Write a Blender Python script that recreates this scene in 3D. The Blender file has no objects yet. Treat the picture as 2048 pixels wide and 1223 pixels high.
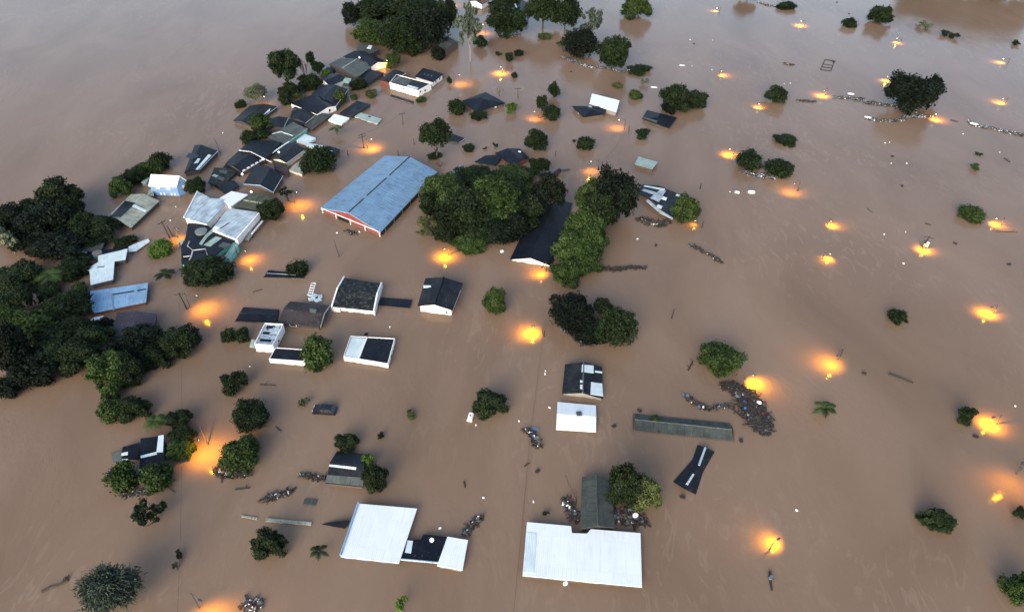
import bpy, bmesh, math, random
import numpy as np
from mathutils import Vector, Matrix
R = math.radians
random.seed(7)
scene = bpy.context.scene
C = scene.collection

# ---------------------------------------------------------------- camera
CAM_H, PITCH, FOC = 95.0, 40.0, 1400.0          # metres above the water, degrees down, focal length in photo pixels
cam = bpy.data.cameras.new('camera'); camo = bpy.data.objects.new('camera', cam); C.objects.link(camo)
camo.location = (0, 0, CAM_H); camo.rotation_euler = (R(90 - PITCH), 0, 0)
cam.sensor_width = 36; cam.lens = 36 * FOC / 2048; cam.clip_end = 9000; cam.clip_start = 1
scene.camera = camo

# ---------------------------------------------------------------- sky, sun, exposure (overcast dusk)
SUN_EL, SUN_AZ = 22.0, 200.0
w = bpy.data.worlds.new('World'); scene.world = w; w.use_nodes = True
nt = w.node_tree; bgn = nt.nodes['Background']
sky = nt.nodes.new('ShaderNodeTexSky'); sky.sky_type = 'NISHITA'; sky.sun_disc = False
sky.sun_elevation = R(SUN_EL); sky.sun_rotation = R(SUN_AZ); sky.air_density = 1.0; sky.dust_density = 2.4; sky.ozone_density = 0.5
nt.links.new(sky.outputs[0], bgn.inputs[0]); bgn.inputs[1].default_value = 0.10
sl = bpy.data.lights.new('sun', 'SUN'); sl.energy = 0.8; sl.angle = R(50); sl.color = (1, .90, .78)
so = bpy.data.objects.new('sun', sl); C.objects.link(so)
sd = Vector((math.sin(R(SUN_AZ)) * math.cos(R(SUN_EL)), math.cos(R(SUN_AZ)) * math.cos(R(SUN_EL)), math.sin(R(SUN_EL))))
so.rotation_euler = sd.to_track_quat('Z', 'Y').to_euler(); so.location = sd * 400
scene.view_settings.view_transform = 'Standard'; scene.view_settings.look = 'None'
scene.view_settings.exposure = 1.95; scene.view_settings.gamma = 1

# ---------------------------------------------------------------- helpers
sp, cp = math.sin(R(PITCH)), math.cos(R(PITCH))
def ray(px, py):
    u, v = (px - 1024) / FOC, (py - 611.5) / FOC
    return Vector((u, cp - v * sp, -(sp + v * cp)))
def P(px, py, z=0.0):                            # the point at height z seen at a place of the photograph
    d = ray(px, py); t = (CAM_H - z) / -d.z
    return Vector((d.x * t, d.y * t, z))
def Pplane(px, py, o, n):
    d = ray(px, py); c = Vector((0, 0, CAM_H)); t = (o - c).dot(n) / d.dot(n)
    return c + d * t
def scl(y): return (900 + (y - 611.5) * .766) / CAM_H     # photo pixels per metre across, at row y
def dep(y): return R(PITCH) + math.atan((y - 611.5) / FOC)

def link(name, me, parent=None, loc=(0, 0, 0)):
    o = bpy.data.objects.new(name, me); C.objects.link(o); o.location = loc
    if parent is not None: o.parent = parent
    return o
def thing(name, label, cat, loc, group=None):
    o = bpy.data.objects.new(name, None); C.objects.link(o); o.location = loc
    o['label'] = label; o['category'] = cat; o.empty_display_size = .5
    if group: o['group'] = group
    return o
def tag(o, label, cat, group=None, kind=None):
    if label: o['label'] = label
    if cat: o['category'] = cat
    if group: o['group'] = group
    if kind: o['kind'] = kind
    return o

class MB:
    """collects faces, with uv in metres and a material slot per face, and links them as one mesh"""
    def __init__(s): s.v = []; s.f = []; s.m = []; s.uv = []
    def face(s, pts, m=0, udir=None):
        i = len(s.v); pts = [Vector(p) for p in pts]; s.v += pts; s.f.append(list(range(i, i + len(pts)))); s.m.append(m)
        n = Vector((0, 0, 0))
        for a, b in zip(pts, pts[1:] + pts[:1]): n += a.cross(b)
        if n.length < 1e-9: n = Vector((0, 0, 1))
        n.normalize()
        if udir is None:
            if abs(n.z) > .985: udir = pts[1] - pts[0]
            else: udir = Vector((0, 0, 1)).cross(n)
        u = (udir - n * udir.dot(n))
        u = u.normalized() if u.length > 1e-6 else Vector((1, 0, 0))
        vv = n.cross(u); o = pts[0]
        s.uv += [((p - o).dot(u), (p - o).dot(vv)) for p in pts]
    def prism(s, poly, z0, z1, m=0, mtop=None, udir=None):       # poly: xy or xyz points, counter-clockwise
        b = [Vector((p[0], p[1], z0)) for p in poly]; t = [Vector((p[0], p[1], z1)) for p in poly]
        s.slab(b, t, m, mtop, udir)
    def slab(s, b, t, m=0, mtop=None, udir=None):
        n = len(b); s.face(t, m if mtop is None else mtop, udir); s.face(b[::-1], m, udir)
        for i in range(n):
            j = (i + 1) % n; s.face([b[i], b[j], t[j], t[i]], m)
    def box(s, c, d, rz=0, m=0, tilt=None):
        M = Matrix.Rotation(rz, 3, 'Z')
        if tilt: M = M @ Matrix.Rotation(tilt[0], 3, 'X') @ Matrix.Rotation(tilt[1], 3, 'Y')
        c = Vector(c); x, y, z = d[0] / 2, d[1] / 2, d[2] / 2
        q = [c + M @ Vector(p) for p in ((-x, -y, -z), (x, -y, -z), (x, y, -z), (-x, y, -z), (-x, -y, z), (x, -y, z), (x, y, z), (-x, y, z))]
        s.slab(q[:4], q[4:], m)
    def tube(s, pts, rad, n=6, m=0, caps=True):
        pts = [Vector(p) for p in pts]; rings = []
        for i, p in enumerate(pts):
            r = rad[i] if hasattr(rad, '__len__') else rad
            d = (pts[min(i + 1, len(pts) - 1)] - pts[max(i - 1, 0)]).normalized()
            a = d.orthogonal().normalized(); b = d.cross(a)
            rings.append([p + (a * math.cos(2 * math.pi * k / n) + b * math.sin(2 * math.pi * k / n)) * r for k in range(n)])
        for i in range(len(rings) - 1):
            for k in range(n):
                l = (k + 1) % n; s.face([rings[i][k], rings[i][l], rings[i + 1][l], rings[i + 1][k]], m)
        if caps: s.face(rings[0][::-1], m); s.face(rings[-1], m)
    def sphere(s, c, r, m=0, nu=10, nv=6, squash=(1, 1, 1), z0=-1.0):
        c = Vector(c)
        g = [[c + Vector((math.cos(2 * math.pi * i / nu) * math.cos(t) * r * squash[0], math.sin(2 * math.pi * i / nu) * math.cos(t) * r * squash[1], math.sin(t) * r * squash[2]))
              for i in range(nu)] for t in [math.asin(max(-1, z0)) + (math.pi / 2 - math.asin(max(-1, z0))) * j / nv for j in range(nv + 1)]]
        for j in range(nv):
            for i in range(nu):
                k = (i + 1) % nu; s.face([g[j][i], g[j][k], g[j + 1][k], g[j + 1][i]], m)
    def build(s, name, mats, parent=None, origin=None, smooth=False):
        o0 = Vector(origin) if origin is not None else (parent.matrix_basis.translation.copy() if parent is not None and parent.parent is None else Vector((0, 0, 0)))
        if parent is not None and parent.parent is not None and origin is None: o0 = parent.parent.location.copy()
        me = bpy.data.meshes.new(name); me.from_pydata([v - o0 for v in s.v], [], s.f)
        for m in (mats if isinstance(mats, (list, tuple)) else [mats]): me.materials.append(m)
        me.polygons.foreach_set('material_index', s.m)
        uvl = me.uv_layers.new(name='UVMap'); uvl.data.foreach_set('uv', [c for p in s.uv for c in p])
        if smooth: me.polygons.foreach_set('use_smooth', [True] * len(s.f))
        me.update()
        return link(name, me, parent, (0, 0, 0) if parent is not None else o0)

def area(poly): return .5 * sum(a[0] * b[1] - b[0] * a[1] for a, b in zip(poly, poly[1:] + poly[:1]))
def inset(poly, d):                               # moves every edge inwards by d metres (poly counter-clockwise)
    out = []; n = len(poly); q = [Vector((p[0], p[1])) for p in poly]
    for i in range(n):
        e1 = (q[i] - q[i - 1]).normalized(); e2 = (q[(i + 1) % n] - q[i]).normalized()
        n1 = Vector((-e1.y, e1.x)); n2 = Vector((-e2.y, e2.x)); b = (n1 + n2)
        k = 1 + n1.dot(n2); b = b / max(k, .35)
        z = poly[i][2] if len(poly[i]) > 2 else 0
        out.append(Vector((q[i].x + b.x * d, q[i].y + b.y * d, z)))
    return out

# ---------------------------------------------------------------- materials
def new_mat(name):
    m = bpy.data.materials.new(name); m.use_nodes = True; t = m.node_tree
    return m, t, t.nodes['Principled BSDF'], (lambda k: t.nodes.new('ShaderNode' + k)), t.links.new
def ramp(t, fac, stops):
    r = t.nodes.new('ShaderNodeValToRGB'); e = r.color_ramp.elements
    e[0].position, e[0].color = stops[0][0], (*stops[0][1], 1); e[1].position, e[1].color = stops[-1][0], (*stops[-1][1], 1)
    for p, c in stops[1:-1]: x = e.new(p); x.color = (*c, 1)
    t.links.new(fac, r.inputs[0]); return r.outputs[0]
def roof_mat(name, col, dirt, amt=.5, rough=.55, sheet=(1.1, 2.4), seam=.5, moss=None, stain=0.45, metal=0.0, sheetvar=.72, dash=.55):
    """sheet or tile roof in metres of uv: sheets of uneven tone, run-off streaks down the slope, blotches of dirt or moss"""
    m, t, b, N, L = new_mat(name)
    uv = N('UVMap'); oi = N('ObjectInfo'); off = N('VectorMath'); off.operation = 'MULTIPLY_ADD'; off.inputs[1].default_value = (1, 1, 1)
    cmb = N('CombineXYZ'); mul = N('Math'); mul.operation = 'MULTIPLY'; mul.inputs[1].default_value = 47.0
    L(oi.outputs['Random'], mul.inputs[0]); L(mul.outputs[0], cmb.inputs[0]); L(mul.outputs[0], cmb.inputs[1])
    L(uv.outputs[0], off.inputs[0]); L(cmb.outputs[0], off.inputs[2])
    n1 = N('TexNoise'); n1.inputs['Scale'].default_value = .35; n1.inputs['Detail'].default_value = 6; n1.inputs['Roughness'].default_value = .65; L(off.outputs[0], n1.inputs['Vector'])
    mp = N('Mapping'); mp.inputs['Scale'].default_value = (2.2, .16, 1); L(off.outputs[0], mp.inputs[0])
    n2 = N('TexNoise'); n2.inputs['Scale'].default_value = 1.0; n2.inputs['Detail'].default_value = 4; L(mp.outputs[0], n2.inputs['Vector'])
    br = N('TexBrick'); br.offset = .5; br.inputs['Scale'].default_value = 1; br.inputs['Brick Width'].default_value = sheet[0]; br.inputs['Row Height'].default_value = sheet[1]
    br.inputs['Mortar Size'].default_value = .035; br.inputs['Color1'].default_value = (1, 1, 1, 1); br.inputs['Color2'].default_value = (sheetvar,) * 3 + (1,); br.inputs['Mortar'].default_value = (1 - seam,) * 3 + (1,)
    L(off.outputs[0], br.inputs['Vector'])
    f1 = ramp(t, n1.outputs[0], [(.42, (0, 0, 0)), (.72, (1, 1, 1))]); f2 = ramp(t, n2.outputs[0], [(.45, (0, 0, 0)), (.75, (1, 1, 1))])
    mx = N('MixRGB'); mx.inputs[1].default_value = (*col, 1); mx.inputs[2].default_value = (*dirt, 1)
    k1 = N('Math'); k1.operation = 'MULTIPLY'; k1.inputs[1].default_value = amt; L(f1, k1.inputs[0]); L(k1.outputs[0], mx.inputs[0])
    m2 = N('MixRGB'); m2.inputs[2].default_value = (*[c * .55 + d * .3 for c, d in zip(dirt, col)], 1)
    k2 = N('Math'); k2.operation = 'MULTIPLY'; k2.inputs[1].default_value = stain * amt; L(f2, k2.inputs[0]); L(k2.outputs[0], m2.inputs[0]); L(mx.outputs[0], m2.inputs[1])
    last = m2.outputs[0]
    if moss:
        n3 = N('TexNoise'); n3.inputs['Scale'].default_value = 1.3; n3.inputs['Detail'].default_value = 5; L(off.outputs[0], n3.inputs['Vector'])
        f3 = ramp(t, n3.outputs[0], [(.52, (0, 0, 0)), (.66, (1, 1, 1))]); m3 = N('MixRGB'); m3.inputs[2].default_value = (*moss, 1)
        L(f3, m3.inputs[0]); L(last, m3.inputs[1]); last = m3.outputs[0]
    ml = N('MixRGB'); ml.blend_type = 'MULTIPLY'; ml.inputs[0].default_value = .75; L(last, ml.inputs[1]); L(br.outputs[0], ml.inputs[2])
    # short rust and overlap marks running down the slope
    mp4 = N('Mapping'); mp4.inputs['Scale'].default_value = (3.6, .28, 1); L(off.outputs[0], mp4.inputs[0])
    n4 = N('TexNoise'); n4.inputs['Scale'].default_value = 1.0; n4.inputs['Detail'].default_value = 1; L(mp4.outputs[0], n4.inputs['Vector'])
    f4 = ramp(t, n4.outputs[0], [(.62, (0, 0, 0)), (.68, (1, 1, 1))]); k4 = N('Math'); k4.operation = 'MULTIPLY'; k4.inputs[1].default_value = dash; L(f4, k4.inputs[0])
    m4 = N('MixRGB'); m4.inputs[2].default_value = (*[c * .32 for c in dirt], 1); L(k4.outputs[0], m4.inputs[0]); L(ml.outputs[0], m4.inputs[1])
    # scattered pale scraps, droppings and replaced tiles
    n5 = N('TexNoise'); n5.inputs['Scale'].default_value = 2.6; n5.inputs['Detail'].default_value = 2; L(off.outputs[0], n5.inputs['Vector'])
    f5 = ramp(t, n5.outputs[0], [(.66, (0, 0, 0)), (.70, (1, 1, 1))]); m5 = N('MixRGB'); m5.inputs[2].default_value = (*[min(.6, c * 3 + .04) for c in dirt], 1)
    k5 = N('Math'); k5.operation = 'MULTIPLY'; k5.inputs[1].default_value = dash * .9; L(f5, k5.inputs[0]); L(k5.outputs[0], m5.inputs[0]); L(m4.outputs[0], m5.inputs[1])
    L(m5.outputs[0], b.inputs['Base Color']); b.inputs['Roughness'].default_value = rough; b.inputs['Metallic'].default_value = metal; b.inputs['Specular IOR Level'].default_value = .14
    wv = N('TexWave'); wv.inputs['Scale'].default_value = 1.1; wv.bands_direction = 'X'; L(uv.outputs[0], wv.inputs['Vector'])
    bp = N('Bump'); bp.inputs['Strength'].default_value = .25; bp.inputs['Distance'].default_value = .05; L(wv.outputs[0], bp.inputs['Height']); L(bp.outputs[0], b.inputs['Normal'])
    return m
def paint(name, col, rough=.7, var=.25, metal=0.0, scale=.9, dirt=None):
    m, t, b, N, L = new_mat(name)
    tc = N('TexCoord'); n = N('TexNoise'); n.inputs['Scale'].default_value = scale; n.inputs['Detail'].default_value = 5; L(tc.outputs['Object'], n.inputs['Vector'])
    d = dirt or [c * .55 for c in col]
    c = ramp(t, n.outputs[0], [(.35, [a * (1 - var) + e * var for a, e in zip(col, d)]), (.6, col)])
    L(c, b.inputs['Base Color']); b.inputs['Roughness'].default_value = rough; b.inputs['Metallic'].default_value = metal
    return m
def wall_mat(name, col, grime=(.11, .085, .065)):
    """painted wall with weathering and the brown tide mark the flood leaves just above the water"""
    m, t, b, N, L = new_mat(name)
    geo = N('NewGeometry'); sx = N('SeparateXYZ'); L(geo.outputs['Position'], sx.inputs[0])
    n = N('TexNoise'); n.inputs['Scale'].default_value = .8; n.inputs['Detail'].default_value = 5; L(geo.outputs['Position'], n.inputs['Vector'])
    a = N('Math'); a.operation = 'MULTIPLY_ADD'; a.inputs[1].default_value = .9; L(n.outputs[0], a.inputs[0]); L(sx.outputs['Z'], a.inputs[2])
    tide = ramp(t, a.outputs[0], [(.45, (1, 1, 1)), (.75, (0, 0, 0))])
    c = ramp(t, n.outputs[0], [(.3, [x * .8 for x in col]), (.6, col)])
    mx = N('MixRGB'); mx.inputs[2].default_value = (*grime, 1); L(tide, mx.inputs[0]); L(c, mx.inputs[1])
    L(mx.outputs[0], b.inputs['Base Color']); b.inputs['Roughness'].default_value = .85
    return m

M = {}
M['navy']   = roof_mat('dark_slate_roof', (.0045, .0070, .0135), (.015, .019, .025), .7, .5, (.5, .4), .35)
M['dark']   = roof_mat('charcoal_sheet_roof', (.008, .011, .016), (.034, .039, .044), .7, .55, (1.1, 1.8), .4)
M['mossy']  = roof_mat('mossy_black_roof', (.008, .011, .014), (.035, .04, .038), .8, .7, (1.1, 1.5), .5, moss=(.06, .07, .066))
M['grey']   = roof_mat('grey_fibre_cement_roof', (.085, .105, .105), (.045, .055, .055), .9, .75, (1.1, 2.4), .35)
M['green']  = roof_mat('green_grey_fibre_cement_roof', (.058, .070, .066), (.028, .035, .033), .9, .75, (1.1, 2.4), .35)
M['olive']  = roof_mat('olive_corrugated_roof', (.085, .098, .068), (.03, .036, .028), .9, .8, (1.1, 2.4), .5)
M['cream']  = roof_mat('pale_corrugated_roof', (.33, .36, .30), (.13, .14, .11), .9, .7, (1.1, 1.6), .5)
M['blue']   = roof_mat('blue_painted_metal_roof', (.145, .255, .385), (.095, .165, .255), .7, .42, (1.0, 3.0), .4, stain=.5, sheetvar=.86, dash=.7)
M['lblue']  = roof_mat('light_blue_metal_roof', (.22, .37, .54), (.13, .22, .34), .6, .5, (1.0, 3.0), .25)
M['steel']  = roof_mat('weathered_galvanised_roof', (.42, .52, .58), (.17, .23, .29), .9, .5, (1.0, 3.0), .4, stain=.8)
M['blotch'] = roof_mat('blotched_grey_roof', (.42, .52, .58), (.17, .23, .29), .9, .6, (1.0, 1.0), .4, moss=(.03, .045, .065))
M['white']  = roof_mat('white_metal_roof', (.60, .66, .69), (.50, .57, .61), .4, .5, (1.2, 5.0), .12, stain=.5, sheetvar=.94, dash=.10)
M['ice']    = roof_mat('pale_blue_sheet_roof', (.52, .63, .66), (.36, .45, .48), .6, .6, (1.1, 2.4), .15, sheetvar=.88, dash=.2)
M['mint']   = roof_mat('pale_mint_sheet_roof', (.30, .40, .37), (.18, .25, .23), .7, .65, (1.1, 2.4), .3)
M['brown']  = roof_mat('dark_brown_tile_roof', (.034, .028, .030), (.065, .06, .06), .8, .65, (.45, .4), .4)
M['purple'] = roof_mat('plum_sheet_roof', (.040, .033, .048), (.055, .048, .058), .6, .6, (1.1, 2.4), .3)
M['w_white'] = wall_mat('white_wall', (.74, .74, .73)); M['w_cream'] = wall_mat('cream_wall', (.55, .50, .42))
M['w_blue'] = wall_mat('pale_blue_wall', (.15, .28, .50)); M['w_red'] = wall_mat('red_wall', (.20, .035, .032))
M['w_brick'] = wall_mat('red_brown_wall', (.13, .042, .032)); M['w_dark'] = wall_mat('dark_wall', (.045, .040, .042))
M['w_brown'] = wall_mat('brown_wall', (.10, .068, .055)); M['w_grey'] = wall_mat('grey_wall', (.22, .22, .21)); M['w_mint'] = wall_mat('turquoise_wall', (.14, .42, .38))
M['trim'] = paint('white_trim_paint', (.72, .74, .74), .6, .3); M['ridge'] = paint('pale_ridge_tiles', (.40, .42, .43), .8, .5)
M['darktrim'] = paint('dark_trim', (.02, .024, .03), .7); M['teal'] = paint('turquoise_paint', (.16, .47, .43), .7, .5)
M['glass'] = paint('dark_window_glass', (.012, .014, .017), .12); M['palewin'] = paint('pale_shutter', (.72, .78, .84), .6)
M['wood'] = paint('weathered_wood', (.055, .042, .033), .9, .6, scale=2); M['darkwood'] = paint('wet_dark_wood', (.022, .018, .015), .8, .5, scale=2)
M['concrete'] = paint('concrete_pole', (.06, .058, .055), .9, .4); M['metal'] = paint('grey_lamp_metal', (.045, .045, .05), .5)
M['scrapw'] = paint('white_plastic', (.75, .77, .78), .5, .3); M['scrapb'] = paint('blue_grey_sheet', (.10, .15, .20), .6, .5)
M['scrapg'] = paint('grey_board', (.12, .115, .105), .8, .5); M['tyre'] = paint('black_rubber', (.012, .012, .012), .8)
M['carpaint'] = paint('dark_blue_car_paint', (.005, .007, .012), .35, .1); M['redp'] = paint('red_plastic', (.3, .02, .02), .4)
M['bluep'] = paint('blue_plastic', (.03, .12, .5), .4); M['tank'] = paint('grey_green_tank_lid', (.13, .17, .165), .7, .5, scale=2.5)

def leaf_mat(name):
    m, t, b, N, L = new_mat(name)
    oi = N('ObjectInfo'); at = N('Attribute'); at.attribute_name = 'tone'
    hs = N('HueSaturation'); L(oi.outputs['Color'], hs.inputs['Color'])
    v = N('MapRange'); v.inputs['To Min'].default_value = .40; v.inputs['To Max'].default_value = 2.1; L(at.outputs['Fac'], v.inputs[0]); L(v.outputs[0], hs.inputs['Value'])
    h = N('MapRange'); h.inputs['To Min'].default_value = .515; h.inputs['To Max'].default_value = .485; L(at.outputs['Fac'], h.inputs[0]); L(h.outputs[0], hs.inputs['Hue'])
    L(hs.outputs[0], b.inputs['Base Color']); b.inputs['Roughness'].default_value = .65; b.inputs['Specular IOR Level'].default_value = .08
    return m
M['leaf'] = leaf_mat('foliage'); M['bark'] = paint('bark', (.055, .045, .036), .9, .5, scale=2); M['twig'] = paint('grey_brown_twigs', (.13, .10, .09), .9, .4, scale=2); M['palebark'] = paint('pale_bark', (.22, .19, .16), .9, .5, scale=2)

def lens_mat():
    m, t, b, N, L = new_mat('lit_sodium_lens')
    b.inputs['Base Color'].default_value = (.9, .7, .4, 1); b.inputs['Emission Color'].default_value = (1, .62, .22, 1); b.inputs['Emission Strength'].default_value = 7
    return m
M['lens'] = lens_mat()

def water_mat():
    m, t, b, N, L = new_mat('muddy_flood_water')
    geo = N('NewGeometry')
    wp = N('TexNoise'); wp.inputs['Scale'].default_value = .02; wp.inputs['Detail'].default_value = 2; L(geo.outputs['Position'], wp.inputs['Vector'])
    ad = N('VectorMath'); ad.operation = 'MULTIPLY_ADD'; ad.inputs[1].default_value = (18, 18, 0); L(wp.outputs['Color'], ad.inputs[0]); L(geo.outputs['Position'], ad.inputs[2])
    mp = N('Mapping'); mp.inputs['Scale'].default_value = (.045, .02, 1); mp.inputs['Rotation'].default_value = (0, 0, R(25)); L(ad.outputs[0], mp.inputs[0])
    n1 = N('TexNoise'); n1.inputs['Scale'].default_value = 1; n1.inputs['Detail'].default_value = 7; n1.inputs['Roughness'].default_value = .55; n1.inputs['Distortion'].default_value = .6; L(mp.outputs[0], n1.inputs['Vector'])
    c = ramp(t, n1.outputs[0], [(.26, (.140, .095, .064)), (.5, (.175, .121, .084)), (.74, (.203, .145, .104))])
    # thin paler wisps of silt and froth where the current swirls
    mp2 = N('Mapping'); mp2.inputs['Scale'].default_value = (.5, .16, 1); mp2.inputs['Rotation'].default_value = (0, 0, R(68)); L(ad.outputs[0], mp2.inputs[0])
    n3 = N('TexNoise'); n3.inputs['Scale'].default_value = 1; n3.inputs['Detail'].default_value = 5; n3.inputs['Distortion'].default_value = 1.6; L(mp2.outputs[0], n3.inputs['Vector'])
    f3 = ramp(t, n3.outputs[0], [(.56, (0, 0, 0)), (.64, (1, 1, 1)), (.72, (.2, .2, .2))])
    n4 = N('TexNoise'); n4.inputs['Scale'].default_value = .017; n4.inputs['Detail'].default_value = 3; L(geo.outputs['Position'], n4.inputs['Vector'])
    f4 = ramp(t, n4.outputs[0], [(.44, (0, 0, 0)), (.64, (.5, .5, .5))])
    k = N('Math'); k.operation = 'MULTIPLY'; L(f3, k.inputs[0]); L(f4, k.inputs[1])
    mx = N('MixRGB'); mx.inputs[2].default_value = (.24, .18, .138, 1); L(k.outputs[0], mx.inputs[0]); L(c, mx.inputs[1])
    L(mx.outputs[0], b.inputs['Base Color']); b.inputs['Roughness'].default_value = .13; b.inputs['IOR'].default_value = 1.22
    mr = N('Mapping'); mr.inputs['Scale'].default_value = (.9, .45, 1); mr.inputs['Rotation'].default_value = (0, 0, R(30)); L(ad.outputs[0], mr.inputs[0])
    n2 = N('TexNoise'); n2.inputs['Scale'].default_value = 1.0; n2.inputs['Detail'].default_value = 5; n2.inputs['Roughness'].default_value = .6; L(mr.outputs[0], n2.inputs['Vector'])
    n6 = N('TexNoise'); n6.inputs['Scale'].default_value = .035; n6.inputs['Detail'].default_value = 4; n6.inputs['Distortion'].default_value = 1.0; L(geo.outputs['Position'], n6.inputs['Vector'])
    st = N('MapRange'); st.inputs['From Min'].default_value = .38; st.inputs['From Max'].default_value = .66; st.inputs['To Min'].default_value = .15; st.inputs['To Max'].default_value = .75; L(n6.outputs[0], st.inputs[0])
    bp = N('Bump'); bp.inputs['Distance'].default_value = .15; L(st.outputs[0], bp.inputs['Strength']); L(n2.outputs[0], bp.inputs['Height']); L(bp.outputs[0], b.inputs['Normal'])
    return m
M['water'] = water_mat()

# ---------------------------------------------------------------- the flood
wb = MB(); wb.face([(-4000, -1500, 0), (4000, -1500, 0), (4000, 6000, 0), (-4000, 6000, 0)])
tag(wb.build('flood_water', M['water'], origin=(0, 0, 0)), None, None, kind='structure')

# ---------------------------------------------------------------- houses
G_H = 'houses flooded up to their roofs'
def add_windows(root, ring, wins, wallname='window'):
    n = len(ring)
    for (side, t, ww, hh, z, mat) in wins:
        a, b = Vector(ring[side]), Vector(ring[(side + 1) % n]); e = (b - a); e.z = 0; L_ = e.length; e.normalize(); nrm = Vector((e.y, -e.x, 0))
        c = a + e * (t * L_); c.z = z; w_ = MB()
        w_.box(c + nrm * .0, (ww, .12, hh), math.atan2(e.y, e.x), 0)
        f = w_.build('window', M['trim'] if mat != 'palewin' else M['w_grey'], root)
        g = MB(); g.box(c + nrm * .05, (ww - .16, .06, hh - .16), math.atan2(e.y, e.x)); g.build('pane', M[mat], f)

def gable(label, cs, ze, zr, roof, wall, ridge=None, fascia=None, wins=(), patch=(), chimney=None, over=.3, tilt=0, name='house', cat='house', rk=0.0, holes=(), group=G_H):
    c = [P(x, y, ze) for x, y in cs]
    if rk:                                           # ridge nearer one side
        r0 = c[0].lerp(c[1], .5 + rk); r1 = c[3].lerp(c[2], .5 + rk)
    else: r0 = (c[0] + c[1]) / 2; r1 = (c[3] + c[2]) / 2
    r0 = Vector((r0.x, r0.y, zr + tilt)); r1 = Vector((r1.x, r1.y, zr))
    ctr = sum(c, Vector()) / 4; root = thing(name, label, cat, (ctr.x, ctr.y, 0), group)
    T = Vector((0, 0, .14)); m = MB()
    ud = (r1 - r0)
    for A, B, D, E in ((c[1], c[2], r1, r0), (c[3], c[0], r0, r1)):
        m.face([A, B, D], 0, ud); m.face([A, D, E], 0, ud); m.face([A - T, D - T, B - T], 0); m.face([A - T, E - T, D - T], 0)
        for p, q_ in ((A, B), (B, D), (E, A)): m.face([p - T, q_ - T, q_, p], 0)
    rf = m.build('roof', M[roof], root)
    # walls stand in from the eaves; gables rise to just below the ridge
    q = inset([Vector((p.x, p.y, 0)) for p in c], over); wt = ze - .10
    b = MB(); bz = -1.6
    lo = [Vector((p.x, p.y, bz)) for p in q]; hi = [Vector((p.x, p.y, wt)) for p in q]
    f = .5 + rk
    g0 = hi[0].lerp(hi[1], f); g1 = hi[3].lerp(hi[2], f); g0.z = zr + tilt - .32; g1.z = zr - .32
    b.face([lo[0], lo[1], hi[1], g0, hi[0]]); b.face([lo[1], lo[2], hi[2], hi[1]]); b.face([lo[2], lo[3], hi[3], g1, hi[2]]); b.face([lo[3], lo[0], hi[0], hi[3]])
    b.build('wall', M[wall], root)
    add_windows(root, [Vector((p.x, p.y, 0)) for p in q], wins)
    if ridge:
        k = MB(); k.tube([r0 + Vector((0, 0, .02)), r1 + Vector((0, 0, .02))], .16, 6); k.build('ridge_cap', M[ridge], root)
    if cs[0][1] < 400 and roof in ('navy', 'dark', 'grey') and int(cs[0][0]) % 3:
        k = MB(); k.tube([c[1] + Vector((0, 0, .02)), c[2] + Vector((0, 0, .02))], .09, 5); k.build('gutter', M['ridge'], root)
    if fascia:
        k = MB(); e = (r0 - r1).normalized() * .05
        for A, B in ((c[0], r0), (r0, c[1])):
            d = Vector((0, 0, .26)); k.slab([A + e - d, B + e - d, B + e * 2.2 - d, A + e * 2.2 - d], [A + e, B + e, B + e * 2.2, A + e * 2.2])
        k.build('fascia', M[fascia], root)
    sl = [(c[1], (c[2] - c[1]).cross(r0 - c[1]).normalized()), (c[3], (c[0] - c[3]).cross(r1 - c[3]).normalized())]
    for (s_, pts, mat) in patch:
        A, B, D, E = ((c[1], c[2], r1, r0), (c[3], c[0], r0, r1))[s_]; n1 = (B - A).cross(D - A).normalized(); n2 = (D - A).cross(E - A).normalized(); n = (n1 + n2).normalized(); k = MB(); z = []
        for x, y in pts:
            p1 = Pplane(x, y, A, n1); p2 = Pplane(x, y, A, n2); side = (D - A).cross(Vector((0, 0, 1))); z.append(p1 if (p1 - A).dot(side) * (B - A).dot(side) > 0 else p2)
        k.slab([p + n * .0 for p in z], [p + n * .10 for p in z]); k.build('roof_panel', M[mat], root)
    if chimney:
        x, y = chimney; p = Pplane(x, y, *sl[0]); k = MB(); k.box((p.x, p.y, p.z + .3), (.6, .6, 1.4)); k.box((p.x, p.y, p.z + 1.03), (.75, .75, .1)); k.build('chimney', M['w_grey'], root)
    return root

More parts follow.
